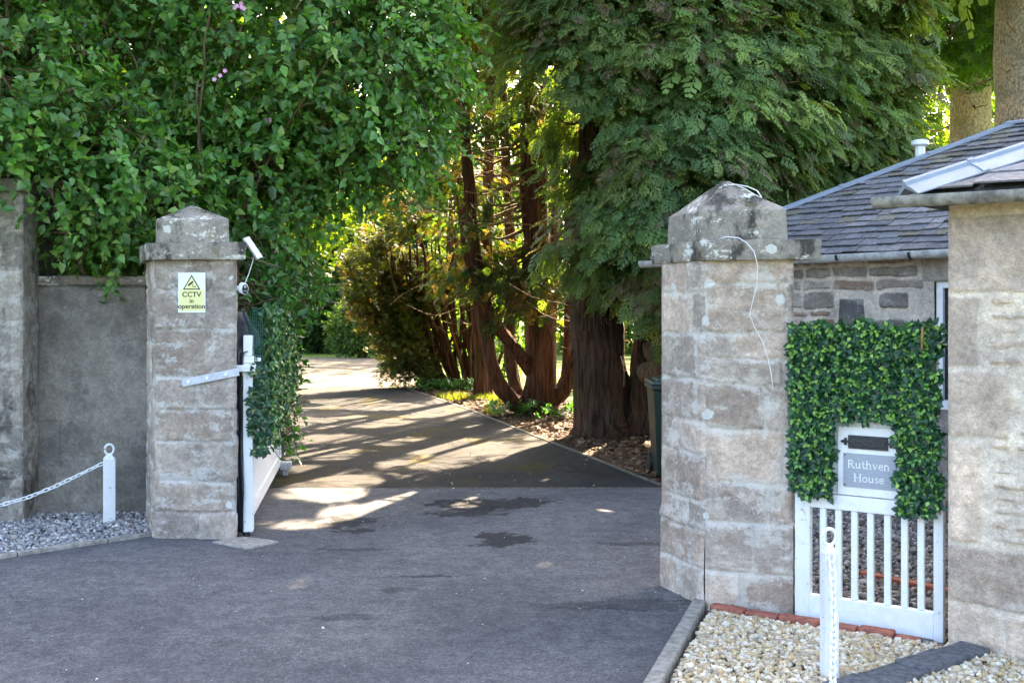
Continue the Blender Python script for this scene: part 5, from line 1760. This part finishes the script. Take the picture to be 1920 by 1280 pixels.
# ------------------------------------------------------------------ yew-like fan of stems
yw = thing('yew_bush', (-1.0, 23.0, 0), 'fan-shaped dark yew bush of many leaning stems left of the red trunks', 'bush')
mb, mt = MB(), MB()
r3 = random.Random(4)
tips = []
for i in range(46):
    a = i / 45
    bx_ = -1.45 + .85 * a + r3.uniform(-.15, .15)
    tx = -3.05 + 2.5 * a ** .9 + r3.uniform(-.2, .2)
    tz = 2.5 + 1.2 * a + r3.uniform(-.5, .7)
    ty = 22.6 + r3.uniform(-.7, .7)
    Q = arc((bx_, 22.9 + r3.uniform(-.3, .3), -.05), (tx, ty, tz), (-.22 * (1 - a), 0, -.1), 16, .03, i)
    mt.tube(Q, np.linspace(.045, .014, 16), 7, caps=False, lump=.2, seed=i)
    tips += [(Q[j], nrm(Q[j] - Q[j - 1])) for j in range(4 if a < .25 else 10, 16)]
mt.build('stems', M['bark_red'], yw, True)
TP = np.array([q[0] for q in tips]); TD = np.array([q[1] for q in tips])
ix = rng.integers(len(TP), size=2000)
P = TP[ix] + rng.normal(0, .15, (2000, 3))
O = nrm(TD[ix] * .8 + rng.normal(0, .5, (2000, 3)) + np.array([-.35, -.2, .1]))
cY = [(.05, .085, .02), (.065, .10, .022), (.04, .07, .02), (.085, .105, .022), (.10, .085, .025)]
boughs(mb, P, O, 9, SP_MED, .12, cY, .08, .05, -.15, .14, rnd=.5)
eY = [((-2.75, 22.5, 2.1), (.42, .5, 1.0)), ((-2.25, 22.5, .9), (.3, .4, .7)), ((-1.9, 22.6, .35), (.4, .3, .3))]
eY += [((-1.7, 22.3, 3.5), (1.0, .7, .75)), ((-.75, 22.2, 3.8), (.6, .6, .85))]
P, O = shell(eY, 560, .7, 1.05, .25, lambda p: (p[:, 2] > .06) & (p[:, 0] > -2.55 - .42 * (np.minimum(p[:, 2], 2.4) - .3)), 7, .5)
boughs(mb, P, O, 12, SP_MED, .13, cY, .10, .07, -.1, .2, rnd=.5)
mb.build('crown', M['leaf_dark'], yw)

# slim bare poles of young cypresses behind the red ones
for i, (x, y, r_, h, ln) in enumerate(((.75, 21.6, .075, 8.5, .2), (1.35, 22.8, .09, 9., -.3), (2.2, 24.6, .10, 9.5, .1), (1.6, 19.6, .07, 7.5, .25))):
    root = thing('slim_cypress', (x, y, 0), ['slim pole-like cypress seen just right of the main red trunk', 'slim bare cypress between the red elbow limb and the dark fused trunks', 'slim bare cypress far back, next to the dark fused trunks', 'slim bare cypress directly behind the dark fused trunks'][i], 'tree', 'slim cypresses behind the red trunks')
    mb = MB()
    trunk(mb, [(x, y, -.05), (x + ln * .3, y, h * .35), (x + ln * .5, y, h * .7), (x + ln, y, h)], [r_ * 1.15, r_, r_ * .85, r_ * .3], 14, .05, .25, 400 + i, 40, .35)
    mb.build('trunk', M['bark_red'], root, True)
    mb = MB()
    Q = spline([(x, y, 0), (x + ln, y, h)], 40)
    twiglets(mb, Q[8:], 26, 1.1, .012, 500 + i)
    mb.build('branches', M['bark_twig'], root, True)
    mb = MB()
    P, O = shell([((x + ln * .8, y, h * .85), (.8, .8, h * .22))], 34, .4, 1.05, .3, None, 600 + i, .2)
    boughs(mb, P, O, 14, SP_MED, .24, cD, .22, .08, .35, .35)
    mb.build('crown', M['leaf_gold'], root)
bushy_later = True

# ------------------------------------------------------------------ spruces behind the lodge
def spruce(label, x, y, r0_, lean, h, seed, n_b, zb, reach):
    root = thing('spruce_tree', (x, y, 0), label, 'tree', 'spruces behind the lodge')
    mb = MB()
    P = [(x, y, -.1), (x + lean * .3, y, 3), (x + lean * .6, y, 6.5), (x + lean, y, h)]
    trunk(mb, P, [r0_ * 1.1, r0_, r0_ * .93, r0_ * .3], 28, .03, .10, seed, 50, .3)
    mb.build('trunk', M['bark_spruce'], root, True)
    r = np.random.default_rng(seed)
    mb, mc = MB(), MB()
    PP, OO = [], []
    for i in range(n_b):
        z = zb + (h - zb) * (i / n_b) ** 1.1
        th_ = r.uniform(0, 2 * np.pi)
        L = reach * (1 - .75 * (z - zb) / (h - zb)) * r.uniform(.6, 1.1)
        d = np.array([math.cos(th_), math.sin(th_), 0])
        p0 = np.array([x + lean * z / h, y, z])
        p1 = p0 + d * L + np.array([0, 0, -.28 * L])
        Q = arc(p0, p1, (0, 0, .12 * L), 10, .02, i)
        mb.tube(Q, np.linspace(.045, .012, 10), 5, caps=False)
        for j in range(3, 10):
            for q in range(3):
                PP.append(Q[j] + r.normal(0, .14, 3)); OO.append(d + r.normal(0, .35, 3))
    for i in range(26):                      # dead stubs on the lower trunk
        z = r.uniform(2.4, 6.5); th_ = r.uniform(0, 2 * np.pi)
        d = np.array([math.cos(th_), math.sin(th_), r.uniform(-.3, .1)])
        p0 = np.array([x + lean * z / h, y, z]) + d * r0_ * .8
        mb.tube(arc(p0, p0 + d * r.uniform(.3, 1.3), (0, 0, -.08), 6, .05, i), np.linspace(.022, .006, 6), 5)
    mb.build('branches', M['bark_twig'], root, True)
    boughs(mc, np.array(PP), nrm(np.array(OO)), 7, SP_MED, .30, [(.055, .125, .022), (.045, .105, .02), (.065, .145, .026)], .2, .07, .3, .3)
    mc.build('crown', M['leaf_cypress'], root)
    return root
spruce('thick grey-barked spruce trunk at the right edge above the lodge ridge', 7.95, 17.6, .47, .05, 17, 5, 90, 7.2, 2.6)
spruce('slimmer ochre-barked spruce with dead branch stubs beside the thick grey trunk', 8.55, 21.3, .36, .1, 16, 6, 110, 6.1, 2.9)

# ------------------------------------------------------------------ light round bush on the far lawn, woodland edge
def bushy(name, label, cat, c, ells, n, nl, size, cols, stems=8, grp=None, mat='leaf_far', sh_=(.6, 1.06), tm=None, tk=.05, hstem=None, cond=None, inner=.5, lump=.28, twig=None):
    root = thing(name, (c[0], c[1], 0), label, cat, grp)
    mb, mt = MB(), MB()
    P, O = shell(ells, n, sh_[0], sh_[1], lump, cond or (lambda p: p[:, 2] > .05), int(abs(c[0] * 7 + c[1] * 3)), inner)
    leafy(mb, P, O, nl, size, cols, tm or diamond_tmpl(.36, .08), twig or size * 2.6, .25, .6, tintvar=.35)
    r = random.Random(int(c[0] * 13 + c[1]))
    for i in range(stems):
        e_ = P[r.randrange(len(P))]
        if stems == 1: e_ = np.array([c[0], c[1], hstem])
        mt.tube(arc((c[0] + (r.uniform(-.2, .2) if stems > 1 else 0), c[1] + (r.uniform(-.15, .15) if stems > 1 else 0), -.05), e_, (0, 0, .1), 10, .04, i), np.linspace(tk, tk * .35, 10), 7, caps=False)
    if hstem and stems > 1:
        mt.tube([(c[0], c[1], -.05), (c[0] + .1, c[1], hstem * .5), (c[0], c[1], hstem)], [tk * 3.4, tk * 2.6, tk], 10)
    mt.build('trunk' if cat == 'tree' else 'stems', M['bark_dark'], root, True)
    mb.build('crown' if cat == 'tree' else 'foliage', M[mat], root)
    return root
bushy('evergreen_bush', 'dark evergreen bush filling the gap behind the leaning red trunks', 'bush', (-.35, 24.5), [((-.45, 24.5, 1.5), (.95, .6, 1.9)), ((-.05, 24.6, 2.4), (.6, .5, 1.3)), ((-.9, 24.6, 3.2), (.9, .6, 1.3))], 1100, 8, .10, [(.03, .07, .02), (.045, .09, .022), (.06, .10, .02)], 6)
cB = [(.055, .10, .042), (.07, .115, .05), (.048, .09, .04)]
bushy('round_bush', 'round pale green bush alone on the lawn across the gravel court', 'bush', (-4.75, 36.3), [((-4.75, 36.3, 1.0), (.95, .9, .85)), ((-4.5, 36.3, 1.5), (.65, .6, .5)), ((-5.2, 36.3, .75), (.6, .6, .5))], 900, 7, .13, cB, 9)
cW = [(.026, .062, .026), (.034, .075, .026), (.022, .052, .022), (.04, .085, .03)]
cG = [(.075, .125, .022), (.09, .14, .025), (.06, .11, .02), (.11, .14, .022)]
# dark woodland across the court
spots = [(-11.5, 45, 3.2, 9.5), (-8.6, 47, 3.0, 11), (-6.2, 44.5, 2.5, 9), (-3.2, 46, 2.7, 10), (-14.5, 43, 3., 10), (-9.5, 41.5, 1.6, 3.2), (-6.9, 41.0, 1.5, 2.8), (-3.0, 41.2, 1.6, 2.6), (-12.3, 40, 1.7, 3.4)]
labsW = ['dark broad tree far beyond the gravel court, second from the left among the woodland', 'tallest dark tree of the woodland straight behind the gravel court', 'dark tree behind the round pale bush across the court', 'dark tree rising behind the fan-shaped yew bush',
         'dark tree at the far left of the woodland, behind the gate ivy', 'low dark thicket bush at the left of the lawn beyond the court', 'low dark thicket bush just left of the round pale bush', 'low dark thicket bush right of the round pale bush', 'low dark thicket bush hidden by the gate ivy']
for (x, y, r_, h), lb_ in zip(spots, labsW):
    low = h < 4
    el = [((x, y, h * .5), (r_, r_ * .8, h * .5)), ((x - r_ * .5, y - .4, h * .3), (r_ * .7, r_ * .6, h * .3)), ((x + r_ * .5, y - .3, h * .33), (r_ * .7, r_ * .6, h * .3))]
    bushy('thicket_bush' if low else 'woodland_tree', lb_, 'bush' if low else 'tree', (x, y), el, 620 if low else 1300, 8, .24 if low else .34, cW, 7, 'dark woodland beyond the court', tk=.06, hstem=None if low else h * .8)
# sunlit trees far behind the cypresses
spots = [(1.2, 48, 2.8, 18, cG), (4.2, 52, 3.4, 22, cG), (-.8, 55, 3.4, 18, cG), (7.6, 47, 2.9, 15, cG), (11.2, 51, 3.2, 12, cG), (15, 48, 3., 15, cG), (19.5, 52, 3.8, 19, cG), (24.5, 50, 3.8, 18, cG), (3.0, 40.5, 1.6, 3.0, cG), (6.4, 42, 1.7, 3.2, cG), (28.8, 55, 4., 13, cG), (10.5, 40, 1.8, 3.4, cG)]
labsG = ['sunlit yellow-green tree glimpsed left of the red multi-stemmed cypress', 'sunlit yellow-green tree glimpsed between the red cypress and the dark fused trunks', 'tall sunlit tree far behind the slim leaning red trunks', 'sunlit tree far behind the dark fused trunks',
         'sunlit tree far behind the cypress by the lodge', 'sunlit tree far behind the lodge hip, above the white vent pipe', 'sunlit tree far behind the slimmer spruce', 'sunlit tree far behind the thick spruce trunk', 'low sunlit bush glimpsed under the elbow limb of the red cypress',
         'low sunlit bush glimpsed beside the bin', 'far tree at the right edge behind the lodge ridge', 'low sunlit bush far behind the lodge']
for (x, y, r_, h, cc), lb_ in zip(spots, labsG):
    low = h < 4
    el = [((x, y, h * .55), (r_, r_ * .8, h * .45)), ((x - r_ * .5, y - .4, h * .33), (r_ * .7, r_ * .6, h * .3)), ((x + r_ * .5, y - .3, h * .38), (r_ * .7, r_ * .6, h * .32))]
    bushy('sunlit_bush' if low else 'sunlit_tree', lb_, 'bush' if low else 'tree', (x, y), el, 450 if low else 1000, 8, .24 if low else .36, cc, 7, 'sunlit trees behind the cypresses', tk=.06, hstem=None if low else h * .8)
# backlit tree arching over the court on the left
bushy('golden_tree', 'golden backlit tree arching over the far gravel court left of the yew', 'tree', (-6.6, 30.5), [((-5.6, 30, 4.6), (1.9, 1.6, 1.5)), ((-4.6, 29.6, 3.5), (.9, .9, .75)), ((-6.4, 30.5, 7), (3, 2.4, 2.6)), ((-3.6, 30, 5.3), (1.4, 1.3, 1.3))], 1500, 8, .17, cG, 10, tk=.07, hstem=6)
bushy('leafy_tree', 'leafy dark tree standing behind the big shrub, its lower crown hidden by it, unseen upper crown added over the drive', 'tree', (-7.2, 17), [((-4.2, 14.5, 9.6), (3.4, 4.0, 1.9)), ((-1.8, 13, 10.6), (2.6, 3.4, 1.6)), ((-7.0, 17, 5.5), (2.7, 2.0, 3.4)), ((-6.2, 16.6, 4), (1.6, 1.4, 2)), ((-8.5, 17, 4), (1.8, 1.6, 2.2))], 3200, 8, .26, cW, 8, tk=.07, hstem=6)  # the two high masses over the drive are unseen canopy added to block skylight
bushy('leafy_tree', 'leafy dark tree between the big shrub and the far court, right of its neighbour', 'tree', (-4.9, 15.6), [((-4.4, 15.6, 6.0), (2.1, 1.7, 2.8)), ((-3.6, 15.4, 5.2), (1.2, 1.1, 1.2)), ((-5.2, 15.5, 4), (1.2, 1.2, 1.8))], 1500, 8, .2, cW, 8, tk=.07, hstem=6)
bushy('leafy_tree', 'leafy dark tree behind the big shrub at the left edge', 'tree', (-11.0, 16), [((-10.5, 16, 5.5), (2.7, 2.0, 3.4)), ((-9.5, 15.6, 4), (1.6, 1.4, 2))], 1400, 8, .2, cW, 8, tk=.07, hstem=6)
r5 = random.Random(8)

# ------------------------------------------------------------------ ground plants and litter (nobody could count them)
def flakes(name, n, poly, z, size, cols, label, cat, up=.9, cond=None, mat='pebble', w=.35):
    poly = np.asarray(poly, float)
    P = rng.uniform(poly.min(0), poly.max(0), (n * 3, 2)); P = P[inpoly(P, poly)][:n]
    k = len(P)
    th_ = rng.uniform(0, 2 * np.pi, k)
    d = np.c_[np.cos(th_), np.sin(th_), rng.normal(0, .25, k)]
    X, Y, Z = orient(d, np.array([0, 0, up]) + rng.normal(0, .35, (k, 3)))
    mb = MB()
    mb.inst(diamond_tmpl(w, .12), np.c_[P, z + rng.uniform(0, .018, k)], X, Y, Z, size * rng.lognormal(0, .4, k), pick(cols, k, .3))
    return tag(mb.build(name, M[mat]), label, cat, kind='stuff')
soilp = [(1.75, 9.3), (3, 11), (3.5, 17), (.4, 20), (-.4, 22)] + [tuple(q + (.06, .05)) for q in e_r[::-1]]
flakes('leaf_litter', 9000, soilp, -.012, .05, [(.14, .075, .042), (.20, .12, .07), (.09, .05, .03), (.26, .17, .10), (.06, .04, .025)], 'dry brown needles and leaves strewn under the cypresses', 'leaf litter')
flakes('road_litter', 260, [(-1.7, 8.2), (1.0, 7.2), (1.3, 10.2), (1.0, 12), (-.6, 17), (-3.2, 17), (-2.2, 10.5)], .004, .014, [(.45, .42, .36), (.35, .28, .16), (.55, .53, .48)], 'small pale leaves and grit scattered on the asphalt', 'litter')
flakes('road_grit', 150, [(-3.2, 6.9), (-1.9, 7.8), (.9, 6.6), (.6, 5.0), (-2.4, 4.8)], .003, .008, [(.55, .53, .5), (.4, .38, .35)], 'tiny pale grit on the near asphalt', 'litter')
for i in range(14):                          # fallen twigs
    pass
mb = MB()
P = rng.uniform([-1.5, 17.2], [-.15, 21.0], (5200, 2))
ex = np.array([[q[0], q[1]] for q in e_r])
edge_x = np.interp(P[:, 1], ex[:, 1], ex[:, 0])
P = P[(P[:, 0] > edge_x + .12) & (fbm(np.c_[P * 1.6, P[:, :1] * 0], 3, 3) > .46)]
k = len(P)
d = nrm(np.c_[rng.normal(0, .4, (k, 2)), np.ones(k)])
X, Y, Z = orient(d, rng.normal(0, 1, (k, 3)))
mb.inst((np.array([[-.09, 0, 0], [.09, 0, 0], [0.1, 1., .1]]), np.array([[0, 1, 2]])), np.c_[P, np.full(k, -.015)], X, Y, Z, .11 * rng.uniform(.5, 1.3, k), pick([(.035, .055, .018), (.05, .065, .02), (.07, .06, .028)], k, .25))
tag(mb.build('grass_tufts', M['leaf_far']), 'short grass at the edge of the drive under the red trunks', 'grass', kind='stuff')
mb = MB()
P = np.vstack([rng.normal((-1.5, 22.0), (.55, .18), (260, 2)), rng.normal((.15, 17.0), (.25, .12), (60, 2)), rng.normal((.9, 16.6), (.3, .15), (60, 2))])
P = P[P[:, 0] > np.interp(P[:, 1], ex[:, 1], ex[:, 0]) + .05]
k = len(P)
leafy(mb, np.c_[P, rng.uniform(.02, .16, k)], nrm(rng.normal(0, .4, (k, 3)) + np.array([0, -.2, 1])), 6, .075, [(.03, .09, .022), (.05, .13, .03), (.07, .16, .03)], leaf_tmpl(.34, .06, .1), .12, .1, .9)
tag(mb.build('ground_ivy', M['leaf_shrub']), 'low green ground cover under the yew and round the red trunks', 'ground cover', kind='stuff')
# moss and weeds at the foot of the right post
# ================================================================== camera, sun, sky
cam = bpy.data.cameras.new('camera')
co = bpy.data.objects.new('camera', cam)
COL.objects.link(co)
co.location = (0, 0, CAMH)
co.rotation_euler = (math.pi / 2, 0, 0)
cam.sensor_width, cam.lens = 36., 36. * F / 1920.
cam.shift_y = -(640 - HY) / 1920.
cam.clip_start, cam.clip_end = .1, 2000
SC.camera = co

sdir = Vector((math.sin(AZ) * math.cos(ELV), math.cos(AZ) * math.cos(ELV), math.sin(ELV)))
sun = bpy.data.lights.new('sun', 'SUN')
sun.energy, sun.angle, sun.color = 5.0, math.radians(.53), (1.0, .80, .56)
so_ = bpy.data.objects.new('sun', sun)
COL.objects.link(so_)
so_.rotation_euler = (-sdir).to_track_quat('-Z', 'Y').to_euler()
so_.location = sdir * 60

wd = bpy.data.worlds.new('World')
SC.world = wd
wd.use_nodes = True
nt = wd.node_tree
nt.nodes.clear()
sky = nt.nodes.new('ShaderNodeTexSky')
sky.sky_type = 'NISHITA'
sky.sun_disc = False
sky.sun_elevation, sky.sun_rotation = ELV, AZ
sky.air_density, sky.dust_density, sky.ozone_density = 1.0, 5.0, .2
bg = nt.nodes.new('ShaderNodeBackground')
bg.inputs['Strength'].default_value = .082
ow = nt.nodes.new('ShaderNodeOutputWorld')
nt.links.new(sky.outputs[0], bg.inputs[0])
nt.links.new(bg.outputs[0], ow.inputs[0])

vs = SC.view_settings
SC.display_settings.display_device = 'sRGB'
vs.view_transform, vs.look, vs.exposure, vs.gamma = 'Standard', 'None', 3.78, 1.
vs.use_curve_mapping = False
cy = SC.cycles
cy.use_denoising = True
cy.max_bounces, cy.diffuse_bounces, cy.glossy_bounces, cy.transmission_bounces = 8, 4, 2, 5
cy.sample_clamp_indirect = 8.
cy.use_fast_gi = False
